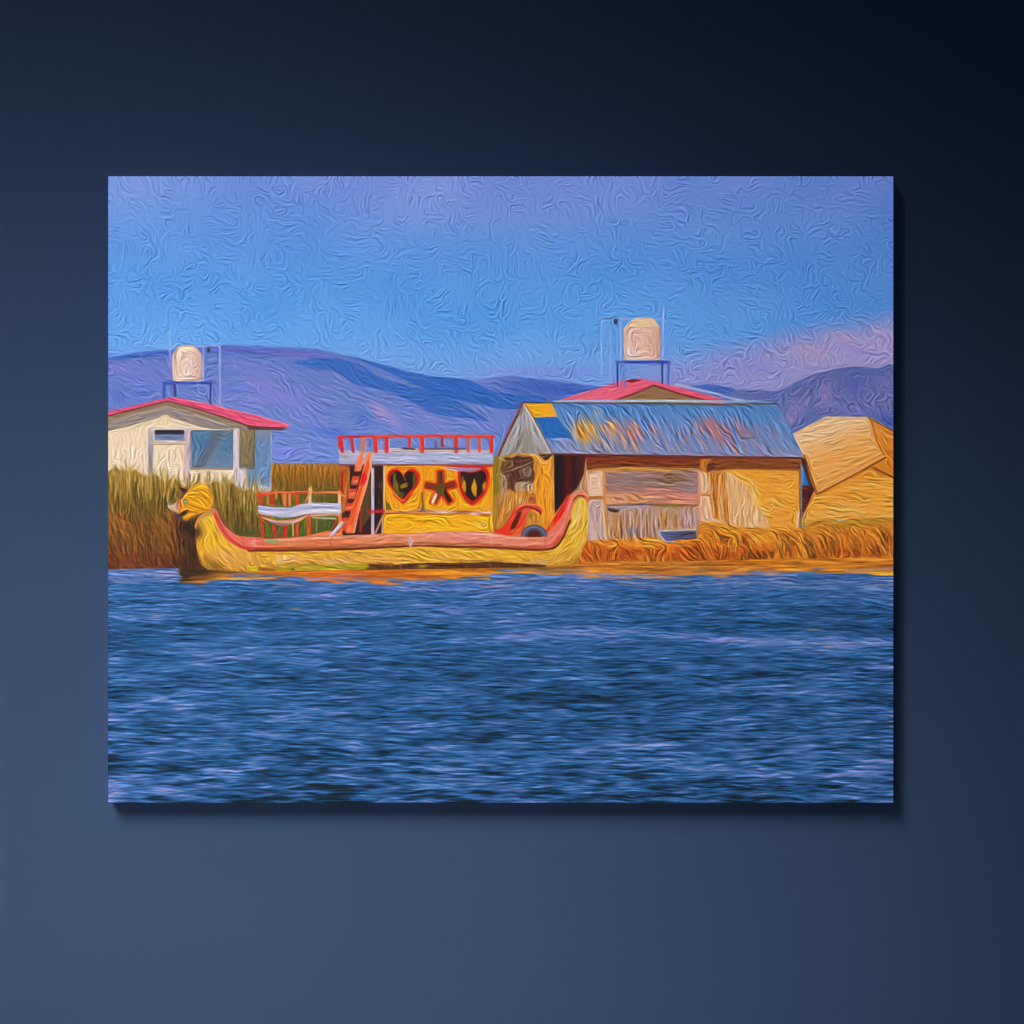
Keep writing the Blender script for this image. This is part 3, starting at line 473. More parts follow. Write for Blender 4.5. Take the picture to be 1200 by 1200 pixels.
# deck fascia and upper railing
poly('fascia', [(397, 530), (578, 529), (578, 544), (397, 544)], vgrad((529, (190, 186, 208)), (534, (168, 176, 216)), (538, (186, 190, 222)), (544, (146, 150, 200))), ang=1, w=1.6, rel=.8, jit=.06)
strokes('fascia', (400, 531, 570, 542), 50, [(206, 204, 226), (148, 154, 204), (180, 184, 222), (196, 180, 190)], (20, 50), (1, 1.8), 1, 3, .6)
blob((164, 156, 160), 404, 535, 10, 5, .7, clip='fascia'); line(None, [(397, 545), (450, 544.6), (578, 544.8)], 1.6, (132, 84, 78))
line('rail', [(440, 528.4), (500, 528), (578, 528)], 2, (214, 176, 160)); line('rail', [(397, 528.6), (420, 529)], 2, (196, 180, 190))
for x in (462, 489, 505): line(None, [(x - 6, 525.8), (x + 10, 526)], 1, (230, 190, 160), alpha=.8)
for x0, x1, x2, c in ((399.3, 401, 4.2, (206, 42, 42)), (411.8, 414, 3.6, (190, 46, 60)), (425.6, 425.4, 5, (206, 122, 98)), (439.5, 440.5, 4.6, (212, 56, 36)), (453, 453, 4.6, (220, 50, 44)), (480, 480, 3.6, (200, 62, 52)), (494.6, 494.8, 4.6, (222, 58, 36)), (518.6, 518.4, 3, (196, 56, 60)), (534.6, 534.8, 4.6, (216, 58, 40)), (548.6, 548.8, 3.2, (206, 90, 80)), (561.8, 562, 3, (216, 78, 52)), (575.5, 575.8, 4.4, (222, 60, 36))):
    yb = 523 if x0 in (480, 518.6) else 529
    line('rail', [(x0, 512), (x1, yb)], x2, c, rel=.5); line(None, [(x0 + x2 / 2 + .7, 514), (x1 + x2 / 2 + .7, yb - 1)], 1, (206, 176, 206), alpha=.7)
line('rail', [(397, 512.3), (420, 511.6), (438, 511.4)], 3, (202, 52, 56)); line('rail', [(438, 511.6), (500, 511), (578, 511.4)], 3.4, (218, 54, 42)); line(None, [(440, 510.8), (575, 510.6)], 1.1, (240, 110, 70), alpha=.8); line('rail', [(397, 523), (397.4, 512)], 2, (208, 50, 46))
line(None, [(472, 525.2), (486, 526.2)], 2, (80, 56, 66)); line(None, [(498, 526), (545, 526)], 1.8, (88, 76, 104)); rect(None, 508, 516, 514, 525, (116, 116, 156), alpha=.8); line(None, [(511, 515), (511, 525)], 1.2, (70, 66, 90), alpha=.8); rect(None, 525, 516, 530, 524, (150, 150, 190), alpha=.7); rect(None, 431.6, 516, 435, 524, (84, 92, 150), alpha=.7); rect(None, 446, 516, 449.6, 525, (140, 150, 196), alpha=.7)
# ladder
poly('ladder', [(419, 534), (424, 530), (427, 536), (424, 548), (412, 600), (408, 622), (398, 622), (404, 600)], lgrad((422, 534), (232, 136, 106), (403, 615), (200, 84, 56)), ang=104, w=1, rel=.5)
for x, y, w_, h_ in ((418, 555.4, 7.5, 6), (413.4, 570.6, 8, 5), (409.5, 587, 8, 5), (405, 602.6, 9, 8)):
    poly(None, [(x - w_ / 2, y - h_ / 2), (x + w_ / 2 + 2, y - h_ / 2), (x + w_ / 2, y + h_ / 2), (x - w_ / 2 - 1, y + h_ / 2)], (76, 28, 32), clip=('ladder',)); line(None, [(x - w_ / 2 - 1, y + h_ / 2 + 3), (x + w_ / 2, y + h_ / 2 + 2)], 3.6, (216, 74, 46), clip='ladder'); line(None, [(x - w_ / 2 - 1, y + h_ / 2 + 5.4), (x + w_ / 2, y + h_ / 2 + 5)], 1.2, (226, 150, 120), clip='ladder')
poly('ladder', [(429, 534), (432, 528), (436, 530), (436, 545), (430, 570), (421, 600), (415.5, 625), (404.5, 625), (411, 600), (419, 575), (426, 548)], lgrad((432, 532), (234, 134, 96), (412, 622), (226, 116, 78)), ang=107, w=1.2, rel=.6)
for q, c in (([(429, 545), (432, 540), (433, 548), (428, 562), (423, 570), (421, 565)], (222, 92, 38)), ([(424, 556), (428, 553), (431, 560), (427, 568), (422, 570)], (224, 34, 26)), ([(421, 572), (425, 570), (417, 600), (411, 618), (409, 614)], (220, 82, 34))):
    poly(None, q, c, alpha=.9, clip='ladder')
line(None, [(435.4, 534), (435, 546), (429, 570), (420, 600), (414.6, 624)], 1.6, (238, 168, 140), alpha=.8, clip='ladder')
# front deck
for x0, y0, x1, y1, w_, c in ((304.4, 578, 306.5, 591, 3.4, (206, 64, 44)), (318, 578, 319.5, 592, 4, (202, 54, 46)), (333, 578, 334, 592, 3.6, (222, 118, 72)), (339, 578, 339.5, 592, 3, (218, 134, 92)), (347, 579, 348.6, 591, 3.2, (208, 70, 44)), (363.5, 573, 363, 590, 3.6, (226, 190, 160)), (358, 588, 362, 580, 2, (206, 140, 100)), (398, 577, 398, 590, 3.6, (232, 174, 144)),
                                 (307, 604, 308.5, 628, 3.6, (206, 62, 42)), (320, 612, 322, 629, 3.4, (196, 56, 44)), (334, 613, 335, 629, 4, (198, 56, 42)), (347.6, 604, 348, 628, 3.8, (206, 66, 42)), (361.6, 602, 362, 627, 4.2, (220, 84, 50)), (398, 601, 399, 627, 5, (222, 116, 60)), (343.6, 612, 343.6, 628, 1.8, (214, 160, 110)), (371, 608, 371, 624, 1.6, (150, 120, 90))):
    line('lrail', [(x0, y0), (x1, y1)], w_, c, rel=.5)
rect(None, 322.5, 614, 333, 630, (126, 90, 66), alpha=.6); rect(None, 309, 612, 319, 630, (84, 104, 40), alpha=.7); rect(None, 350, 608, 359, 627, (88, 108, 42), alpha=.7); line(None, [(392, 609), (392, 622)], 3, (150, 52, 40), alpha=.7)
line('lrail', [(302, 579.5), (318, 577.4), (362, 576.6)], 3, (214, 74, 46)); line('lrail', [(362, 576.6), (399, 577.4)], 3, (226, 128, 84)); line(None, [(306, 578), (360, 575.8)], 1, (236, 150, 110), alpha=.7); line(None, [(365, 571), (364.6, 578)], 2, (214, 170, 70)); line(None, [(323.6, 574), (324.5, 584)], 1.4, (190, 140, 60)); line(None, [(398, 580), (405, 581)], 2, (236, 180, 100), alpha=.8)
poly('lfascia', [(302, 592.5), (318, 594), (340, 595), (352, 591), (366, 589), (400, 590), (400, 601.5), (372, 602), (356, 603), (345, 606), (330, 607), (314, 604), (302, 601)], vgrad((589, (206, 200, 222)), (595, (176, 180, 220)), (600, (214, 204, 220)), (606, (146, 146, 192))), ang=-2, w=1.5, rel=.7, jit=.06)
line(None, smooth_pts([(303, 597), (322, 599), (345, 599), (365, 595), (399, 596)], 4, False), 2.4, (166, 168, 210), alpha=.8); line(None, smooth_pts([(304, 601.5), (325, 604.5), (345, 604), (362, 600)], 4, False), 2, (220, 214, 230), alpha=.8); line(None, [(366, 598.6), (399, 598.6)], 1.6, (232, 216, 204), alpha=.8)
poly('lfascia', smooth_pts([(304, 605), (318, 608.5), (332, 610), (346, 608), (361, 603.5), (354, 609), (344, 613), (330, 614.6), (316, 611)], 3), (218, 152, 126), ang=0); line(None, smooth_pts([(314, 610.6), (330, 614), (346, 612)], 4, False), 1.8, (150, 140, 166), alpha=.9)
line('lrail', [(365, 604), (399, 603)], 2.4, (210, 150, 120)); line(None, [(366, 606.6), (394, 607.6)], 1.6, (190, 190, 180), alpha=.8)
poly('gunwale', [(364, 627), (384, 622), (396, 624), (400, 629), (364, 631)], (222, 122, 92)); line('bpole', [(388, 627.5), (401, 613)], 3.6, (192, 184, 214))
# ------------------------------------------------------------------ hull, gunwale, head
hang2 = lambda X, Y: np.where(X < 300, np.radians(np.interp(X, [229, 262, 300], [80, 50, 70])), np.where(X > 630, np.radians(np.interp(X, [630, 660, 690], [-20, -50, -80])), np.radians(25)))
hull = [(235, 606), (243, 603), (249.6, 602.5), (253, 612), (258, 623), (265, 631), (276, 640), (291, 645), (320, 645), (390, 643.5), (440, 641.5), (490, 639), (530, 640.5), (575, 641), (620, 643.5), (646, 642), (657, 631), (666, 612), (671, 592), (676, 582), (684, 580.5), (688.5, 590), (689, 616), (686, 634), (680, 650), (671, 662), (640, 665), (600, 667.5), (430, 668.5), (300, 670), (272, 671), (255, 669), (240, 665), (233, 655), (229, 632), (228.5, 617)]
poly('boat', smooth_pts(hull, 3), vgrad((585, (210, 180, 84)), (620, (214, 178, 70)), (640, (220, 176, 58)), (652, (208, 164, 70)), (668, (172, 128, 58))), ang=hang2, w=.7, rel=1.2, jit=.08)
strokes('boat', (232, 605, 290, 665), 60, [(238, 200, 70), (196, 146, 40), (226, 184, 50), (212, 160, 90)], (8, 22), (1, 2), lambda x, y: 65 - (x - 235) * .5, 14, .6, 25)
strokes('boat', (285, 645, 640, 660), 170, [(244, 204, 80), (204, 150, 36), (232, 184, 48), (220, 170, 110), (178, 124, 40)], (8, 22), (1, 2), lambda x, y: 90 if x < 345 else 22, 16, .6, 25)
strokes('boat', (640, 590, 688, 660), 60, [(240, 208, 90), (196, 158, 52), (226, 188, 96), (178, 136, 44)], (8, 18), (1, 2), lambda x, y: -70 if y < 620 else -40, 16, .6, 25)
strokes('boat', (230, 604, 300, 668), 150, [(232, 202, 110), (168, 122, 46), (216, 176, 90), (226, 190, 60), (190, 150, 84)], (6, 15), (.8, 1.5), lambda x, y: np.interp(x, [230, 262, 300], [84, 48, 74]), 10, .6, 15)
strokes('boat', (290, 645, 640, 662), 420, [(236, 206, 118), (166, 118, 44), (222, 180, 96), (230, 190, 60), (150, 104, 40), (214, 170, 112)], (5, 13), (.7, 1.4), lambda x, y: 84 if x < 345 else 24 + 10 * math.sin(x / 19), 12, .6, 18)
strokes('boat', (640, 585, 690, 662), 130, [(236, 210, 130), (160, 118, 46), (222, 186, 104), (214, 180, 60)], (5, 13), (.7, 1.4), lambda x, y: -72 if y < 618 else -40, 12, .6, 15)
for bx, by, rx, ry, c, al, an in [(262, 650, 12, 10, (212, 158, 96), .8, 20), (280, 655, 10, 10, (206, 152, 84), .7, 0), (240, 655, 6, 8, (176, 128, 40), .8, 60), (252, 663, 12, 5, (120, 84, 36), .8, 25), (345, 655, 14, 3, (220, 166, 120), .8, 0), (395, 657, 22, 3.4, (216, 164, 120), .8, 2), (330, 657, 6, 6, (226, 186, 150), .7, 40), (445, 655, 24, 2.4, (224, 170, 96), .7, 0),
                                  (682, 600, 4, 14, (222, 186, 66), .7, 0), (676, 606, 3, 18, (230, 196, 140), .8, 12), (636, 657, 10, 3, (206, 168, 130), .7, 0), (670, 655, 10, 8, (196, 150, 52), .7, -40), (600, 650, 30, 5, (230, 184, 44), .6, 0), (246, 620, 5, 14, (232, 190, 46), .7, 0), (232, 630, 3, 18, (206, 158, 44), .7, 0), (678, 658, 10, 6, (140, 96, 36), .7, -45)]:
    blob(c, bx, by, rx, ry, al, an, clip='boat')
poly(None, [(430, 660.5), (460, 662), (500, 659.5), (540, 660), (575, 658), (606, 660), (640, 662), (640, 666), (560, 667), (430, 668)], (78, 46, 28), alpha=.92, clip='boat', rel=.5); strokes('boat', (432, 659, 640, 667), 40, [(120, 76, 34), (56, 34, 26), (96, 60, 30), (150, 106, 40)], (3, 8), (1, 2.4), 88, 10, .6); line(None, [(424, 668.4), (560, 667.6), (660, 665)], 1.6, (96, 60, 30), alpha=.8)
poly(None, smooth_pts([(318, 667), (345, 664), (395, 661), (428, 660), (428, 667), (380, 669), (330, 670)], 3), (158, 152, 34), alpha=.9, clip='boat'); strokes('boat', (320, 661, 428, 669), 26, [(190, 176, 40), (120, 120, 34), (206, 180, 60)], (8, 20), (1, 2), 0, 6, .7); poly('boat', [(289, 665), (300, 663), (304, 670), (290, 671.5)], (190, 180, 36)); blob((60, 60, 26), 343, 667, 2, 2, .9); line(None, [(303, 667), (322, 668)], 3, (122, 78, 34), alpha=.7); blob((150, 140, 50), 495, 663, 6, 4, .8)
gun = [(248.6, 596.5), (253.6, 597.5), (260, 611.5), (269, 621.5), (281, 628), (308, 630), (310, 631), (340, 630), (370, 627.5), (390, 628), (440, 626), (490, 624), (530, 622.8), (575, 624.2), (608, 628), (636, 626.2), (646, 620), (658, 606), (664, 592), (668, 583), (674, 577.6), (682, 576.2), (688, 579.5), (691.4, 586), (689.4, 589), (684, 581.4), (677, 582.6), (671.5, 592), (666.5, 612), (657, 631.5), (646, 642.4), (630, 644), (600, 642.5), (575, 640.5), (530, 640), (490, 638.6), (440, 641), (390, 643.4), (320, 644.8), (291, 645), (276, 640), (265, 631), (258, 622.5), (253, 612)]
gv = lambda X, Y: np.radians(np.interp(X, [250, 262, 285, 300, 640, 655, 668, 680], [62, 50, 20, 0, -8, -50, -66, -30]))
poly('gunwale', smooth_pts(gun, 3), hgrad((250, (216, 112, 96)), (300, (222, 112, 96)), (330, (206, 120, 84)), (400, (206, 118, 84)), (470, (210, 132, 96)), (530, (222, 134, 124)), (600, (218, 126, 108)), (650, (222, 116, 100)), (690, (224, 106, 90))), ang=gv, w=1.5, rel=.8, jit=.06)
line(None, smooth_pts([(252, 603), (259, 618), (266, 628), (277, 637.5), (291, 642.6), (320, 643), (390, 641.6), (440, 639), (490, 636.8), (530, 637.6), (575, 638.6), (620, 641.4), (646, 640), (656, 629)], 3, False), 3.6, hgrad((250, (196, 64, 60)), (300, (176, 62, 48)), (330, (150, 84, 50)), (480, (150, 92, 52)), (560, (170, 96, 64)), (656, (190, 72, 60))), alpha=.85, clip='gunwale')
line(None, smooth_pts([(291, 645.4), (320, 645.4), (390, 644.2), (440, 642), (490, 639.4), (530, 640.8), (575, 641.6), (620, 644.2), (648, 642.6), (659, 631), (668, 610)], 3, False), 2.6, (104, 46, 22), alpha=.95)
line(None, smooth_pts([(310, 633.4), (340, 632.4), (370, 630), (390, 630), (440, 628.4), (490, 626.6), (530, 625.4), (575, 627), (608, 631), (636, 629.6)], 3, False), 2.4, (238, 170, 146), alpha=.75, clip='gunwale')
strokes('gunwale', (312, 625, 640, 640), 120, [(236, 172, 150), (190, 106, 76), (224, 140, 110), (232, 150, 140), (186, 130, 90)], (10, 28), (.8, 1.8), -1, 4, .5)
strokes('gunwale', (254, 605, 300, 642), 26, [(234, 140, 130), (206, 84, 80)], (4, 10), (.8, 1.6), 70, 20, .5)
for x, y0, y1 in ((283, 630, 642), (294, 631, 644), (301, 631, 644), (308, 631, 645)): line(None, [(x, y0), (x + (1.5 if x > 290 else 3), y1)], 1.2, (186, 72, 70), alpha=.7, clip='gunwale')
blob((236, 166, 158), 297, 636, 4, 4, .7, clip='gunwale'); line(None, smooth_pts([(389, 630), (387, 636), (390, 643)], 4, False), 1.6, (150, 84, 60), alpha=.7); line(None, [(312, 634), (325, 634.6)], 3.4, (104, 158, 104), alpha=.85, soft=.8); line(None, [(323, 637), (350, 636)], 3, (196, 140, 96), alpha=.6); poly(None, [(480.5, 627), (484, 634), (481, 644), (478.6, 634)], (222, 184, 184)); line(None, [(480.6, 632), (481, 636)], 1, (130, 90, 110)); line(None, [(575.5, 626), (575.6, 640)], 1.2, (226, 170, 150), alpha=.7); line(None, [(638, 628), (640, 643)], 1.2, (180, 84, 80), alpha=.6)
line(None, smooth_pts([(643, 637), (656, 622), (663, 606), (668, 590), (674, 580), (682, 577.6), (689, 582)], 4, False), 1.8, (236, 150, 140), alpha=.7, clip='gunwale'); line(None, smooth_pts([(672, 586), (678, 580.6), (685, 582)], 4, False), 2, (126, 58, 52), alpha=.9)
poly('stern', smooth_pts([(640, 621), (650, 606), (659, 590), (665, 580.5), (668, 580), (664, 592), (658, 606), (647, 618), (641, 624)], 3), lgrad((664, 584), (206, 60, 48), (646, 616), (226, 40, 28)), rel=.4); poly(None, [(640, 621), (646, 611), (650, 610), (648, 618)], (232, 96, 46), alpha=.9)
# bundle and tyre
poly('rcloth', smooth_pts([(577, 624), (588, 618), (597, 606), (604, 594), (612, 590.5), (624, 589.6), (632, 593), (636.4, 598), (634, 602.6), (630, 600), (624, 597), (618, 604), (615, 616), (611, 626), (600, 628)], 3), lgrad((620, 590), (222, 92, 70), (590, 622), (216, 62, 36)), rel=.7, jit=.08, ang=-50, w=.8)
poly(None, smooth_pts([(598, 618), (606, 602), (611, 600), (607, 612), (602, 621)], 3), (80, 24, 24), alpha=.85); line(None, smooth_pts([(604, 601), (616, 594), (630, 598), (634, 602)], 4, False), 2.4, (120, 36, 32), alpha=.7); line(None, smooth_pts([(606, 594), (616, 591.5), (628, 592)], 4, False), 1.6, (236, 140, 110), alpha=.7); blob((118, 100, 40), 622, 604, 4, 5, .7); poly(None, [(600, 621), (612, 617), (611, 628), (600, 628)], (222, 110, 54), alpha=.8)
th = np.linspace(np.pi, 2 * np.pi, 24)
for ro, ri, c in ((15.5, 8.6, (76, 78, 98)), (13.4, 11.6, (116, 122, 150))):
    o = np.concatenate([np.stack([626 + ro * np.cos(th), 629 + ro * .92 * np.sin(th)], -1), np.stack([626 + ri * np.cos(th[::-1]), 629 + ri * .92 * np.sin(th[::-1])], -1)])
    if ro > 15: poly('tyre', np.stack([626 + 9.4 * np.cos(th), 629.5 + 8.6 * np.sin(th)], -1), (88, 38, 32), rel=.4)
    poly('tyre', o, c, rel=.5, alpha=1 if ro > 15 else .8)
# puma head
blob((54, 34, 30), 218, 618, 14, 11, .95, 15); blob((50, 32, 30), 228, 624, 9, 8, .9); strokes('reeds', (204, 602, 231, 640), 30, [(40, 28, 26), (92, 52, 34), (66, 44, 32)], (6, 14), (1, 2.2), 70, 30, .6); blob((116, 44, 36), 205.5, 609, 3, 6, .8); blob((70, 78, 78), 210, 606, 5, 4, .7)
poly('head', smooth_pts([(195.6, 593), (201, 590), (206, 588.8), (212, 584), (216, 588), (214, 598), (210, 602), (203, 599)], 3), lgrad((197, 594), (176, 172, 164), (212, 592), (198, 132, 92)), rel=.6)
poly('head', [(208.8, 571.5), (222, 573), (217, 578), (214.5, 581.5), (212.5, 576)], (74, 42, 52), rel=.4)
poly('head', smooth_pts([(212, 591), (215, 583), (219.5, 576), (228, 569), (236.7, 566.2), (245, 571.5), (249.6, 581), (249.4, 591), (244, 597.5), (234, 602), (226, 605), (221, 609), (215.4, 609.6), (214.6, 606), (219, 602.6), (212, 601.4), (209.8, 597)], 3), lgrad((236, 568), (224, 178, 42), (228, 604), (208, 150, 34)), rel=1, jit=.07)
for q in ([(222, 580), (234, 578), (246, 586)], [(220, 586), (232, 583), (244, 594)], [(222, 592), (230, 595), (242, 598)], [(230, 572), (240, 575), (248, 584)], [(236, 569), (244, 574), (248, 581)], [(226, 575), (238, 580), (247, 590)], [(216, 594), (224, 600), (232, 601)]):
    line(None, smooth_pts(q, 5, False), 1.3, (146, 92, 28), alpha=.7, clip='head')
for q in ([(224, 578), (236, 577), (246, 583)], [(222, 584), (234, 587), (240, 595)], [(228, 570), (236, 569), (243, 573)]):
    line(None, smooth_pts(q, 5, False), 1.2, (246, 208, 70), alpha=.8, clip='head')
line(None, smooth_pts([(213, 583), (217, 578), (228, 574), (233, 576)], 5, False), 1.8, (186, 130, 90), alpha=.8, clip='head'); line(None, [(209, 588), (212, 592), (210, 600)], 2.2, (190, 106, 66), alpha=.8)
poly(None, [(211, 602), (215, 598.6), (219.5, 597), (221.6, 599.6), (218, 602.6), (214, 605.6), (211.5, 605)], (66, 34, 22)); line(None, [(213, 606), (219, 603.4), (225, 601.4)], 1.4, (236, 190, 70), alpha=.9); blob((58, 66, 66), 210.5, 605.5, 3.4, 3, .8); strokes('head', (213, 569, 249, 604), 26, [(240, 198, 70), (160, 108, 32), (222, 176, 50), (196, 140, 44)], (5, 12), (.8, 1.4), 35, 16, .6, 20); line(None, [(217.2, 586.5), (217.6, 589)], 4.6, (120, 112, 70)); line(None, [(217.2, 586.8), (217.4, 588.4)], 3, (160, 166, 148))
poly('gunwale', smooth_pts([(246, 596), (249.5, 595.6), (250, 603), (238, 607), (232, 613), (229.5, 620), (228, 616), (232, 607), (240, 600)], 3), (192, 138, 82)); line(None, [(230, 622), (229.5, 640), (236, 662)], 1.8, (120, 84, 36), alpha=.7)

# ------------------------------------------------------------------ lake
shore = [(120, 667.5), (160, 666.5), (208, 666), (214, 670), (236, 668), (272, 671), (300, 671), (330, 670.5), (430, 669), (560, 667.5), (640, 666), (675, 662), (700, 660), (800, 659), (930, 656), (1050, 654.5)]
W = noise(7, .55) * .75 + noise(3, .38) * .55 + noise(14, 1.4) * .3
Wm = noise(9, .8) * .7 + noise(4.5, .42) * .6 + noise(16, 2) * .3
Wl = noise(10, 1.05) * .72 + noise(5, .5) * .6 + noise(16, 2.1) * .35
t = np.clip((GY - 665) / 275, 0, 1)
wgt = [np.clip(1 - t * 2.2, 0, 1), np.clip(1 - abs(t - .45) * 2.2, 0, 1), np.clip(t * 2.2 - 1.2, 0, 1)]
WN = (W * wgt[0] + Wm * wgt[1] + Wl * wgt[2]) / np.sqrt(sum(g * g for g in wgt))
WN = WN * np.interp(t, [0, .1, .5, 1], [.6, .72, .85, 1.05]) + noise(60, 8) * .28 + noise(26, 3) * .22
band = np.exp(-((GY - 749 + 6 * np.sin(GX / 90)) / 7) ** 2) * np.clip((GX - 520) / 80, 0, 1)
band2 = np.exp(-((GY - 895) / 22) ** 2) * .18 * np.clip((GX - 380) / 150, 0, 1) * np.clip((1010 - GX) / 100, 0, 1)
bias = np.interp(GY, [665, 690, 705, 730, 765, 830, 880, 940], [1.05, .7, .3, -.08, -.1, -.14, -.2, -.3]) + band * 1.7 + band2
bias -= .15 * np.clip((GX - 800) / 250, 0, 1) * (GY > 690)
WV = WN * np.interp(GY, [665, 760, 860, 940], [.72, .76, .9, 1.0]) + bias
ramp = [(-2.4, (15, 36, 50)), (-1.5, (21, 56, 86)), (-.7, (32, 77, 124)), (0, (43, 92, 149)), (.7, (60, 106, 167)), (1.4, (84, 121, 183)), (2.2, (116, 137, 194))]
pv, pc = [r[0] for r in ramp], np.array([r[1] for r in ramp], float) / 255
wcol = np.stack([np.interp(WV, pv, pc[:, k]) for k in range(3)], -1)
vio = (np.clip(noise(14, 1.2), 0, 3) * np.clip(WV, 0, 1.5))[..., None] * .022
wcol = wcol + vio * np.array([1.2, .2, .6])
WCOL = wcol
i0, i1, j0, j1 = box(120, 650, 1050, 945); wsl = (slice(j0, j1), slice(i0, i1))
acc = cover(np.array(shore + [(1050, 950), (120, 950)]), wsl)
put('water', wsl, acc, lambda X, Y: WCOL[wsl], ang=lambda X, Y: np.radians(5 * np.sin(X / 31.0 + Y / 7.0)), w=3, rel=.3, jit=.10)
# gold reflection strip
refl_bot = [(120, 666), (205, 668), (211, 684), (240, 684), (262, 679), (300, 675), (345, 677), (400, 681), (440, 683), (500, 680.5), (550, 679), (572, 676), (577, 671.5), (590, 669.5), (640, 671), (700, 676), (760, 676), (850, 674), (930, 672), (1000, 671), (1050, 670)]
bx_, by_ = zip(*refl_bot)
nb = noise(9, .8)
dd = np.interp(GX, bx_, by_) - GY + nb * 2.2
sx_, sy_ = zip(*shore)
ar = np.clip(dd / 2.6 + .5, 0, 1) * np.clip((GY - np.interp(GX, sx_, sy_)) + 1.8, 0, 1) * np.clip((GX - 207 + 4 * noise(3, 1.2)) / 7, 0, 1)
def reflcol(X, Y):
    c = hgrad((200, (92, 66, 40)), (240, (104, 68, 34)), (262, (172, 120, 50)), (310, (196, 126, 40)), (400, (204, 100, 34)), (440, (196, 112, 34)), (520, (200, 128, 36)), (600, (196, 130, 50)), (640, (150, 110, 50)), (690, (200, 132, 56)), (800, (176, 118, 54)), (850, (196, 126, 44)), (960, (200, 132, 40)), (1050, (196, 130, 50)))(X, Y)
    return c + (nb * .05 + noise(16, .7) * .05)[..., None] * np.array([1.2, 1, .5])
put('refl', allsl, ar, reflcol, ang=0, w=3, rel=.4, jit=.05)
for bx, by, rx, ry, c, al in [(228, 671, 26, 4, (56, 38, 26), .9), (216, 676, 10, 4, (58, 38, 24), .9), (270, 671, 20, 2, (84, 56, 30), .8), (240, 681, 18, 3, (190, 140, 60), .8), (400, 677, 30, 3, (214, 84, 36), .7), (700, 673, 40, 1.6, (232, 186, 140), .8), (660, 668, 20, 3, (120, 92, 40), .7), (830, 664, 20, 4, (120, 84, 40), .7), (935, 660, 10, 3, (110, 78, 40), .6), (990, 664, 50, 3, (210, 140, 40), .6)]:
    blob(c, bx, by, rx, ry, al, clip='refl')
strokes('refl', (260, 668, 575, 682), 60, [(214, 142, 50), (176, 96, 30), (226, 150, 60), (150, 84, 32)], (20, 60), (.8, 1.8), 0, 1.5, .55)
strokes('refl', (680, 658, 1048, 672), 90, [(222, 152, 56), (160, 100, 40), (226, 170, 96), (140, 90, 40)], (20, 60), (.8, 1.8), 0, 1.5, .55)
for _ in range(90):
    x = random.uniform(250, 1046); y = np.interp(x, bx_, by_) - abs(random.gauss(0, 3.2))
    line(None, [(x, y), (x + random.uniform(12, 46), y + random.uniform(-.5, .5))], random.uniform(.7, 1.5), random.choice([(104, 116, 176), (88, 110, 176), (150, 128, 140), (190, 150, 110)]), alpha=random.uniform(.35, .75), clip='refl')
line(None, [(540, 668.4), (680, 664)], 1.4, (120, 84, 36), alpha=.6)
strokes('water', (126, 668, 200, 683), 40, [(150, 152, 196), (112, 128, 184), (146, 128, 142), (138, 146, 200)], (16, 40), (.7, 1.6), 0, 1.5, .5)
strokes('water', (280, 678, 600, 692), 50, [(128, 132, 200), (170, 120, 110), (140, 124, 180)], (14, 46), (.8, 1.6), 0, 1.5, .45)
strokes('water', (640, 672, 1046, 690), 70, [(176, 160, 196), (110, 124, 196), (196, 160, 150)], (14, 46), (.8, 1.6), 0, 1.5, .45)
for bx, by, rx in ((348, 713.5, 8), (953, 738, 9), (972, 758, 7)): blob((186, 150, 130), bx, by, rx, 1.1, .8, clip='water')

# ------------------------------------------------------------------ oil-style brushwork: strokes follow the shapes
IMG = np.clip(IMG, 0, 1)
lum = IMG @ np.array([.3, .59, .11])
skyw = np.isin(LAB, [PARTS['sky'][0]])
seed = lum + .020 * noise(1.9) + .020 * noise(4) + .011 * noise(2.5, 8) + .011 * noise(8, 2.5)
s1 = gauss(seed, .9)
gy, gx = np.gradient(s1)
Jx, Jy = gx * gx - gy * gy, 2 * gx * gy
mag = np.hypot(Jx, Jy) + 1e-12
comp = mag ** .35 / mag                       # compress the strength so that weak marks still steer
Jx, Jy = gauss(Jx * comp, 2.6), gauss(Jy * comp, 2.6)
amp = np.hypot(Jx, Jy)
nrm = np.median(amp[skyw])
Tx = -Jx / nrm + 1.2 * FLX; Ty = -Jy / nrm + 1.2 * FLY
hv = np.clip(noise(8) * .9, -1.2, 1.2) * skyw * (lum > 0)
Tx = Tx + .95 * hv                           # some patches are brushed level, some upright
dg = np.clip(noise(13), 0, 2) * skyw; Ty = Ty + .7 * dg
th_ = .5 * np.arctan2(Ty, Tx)
DX, DY = np.cos(th_), np.sin(th_)

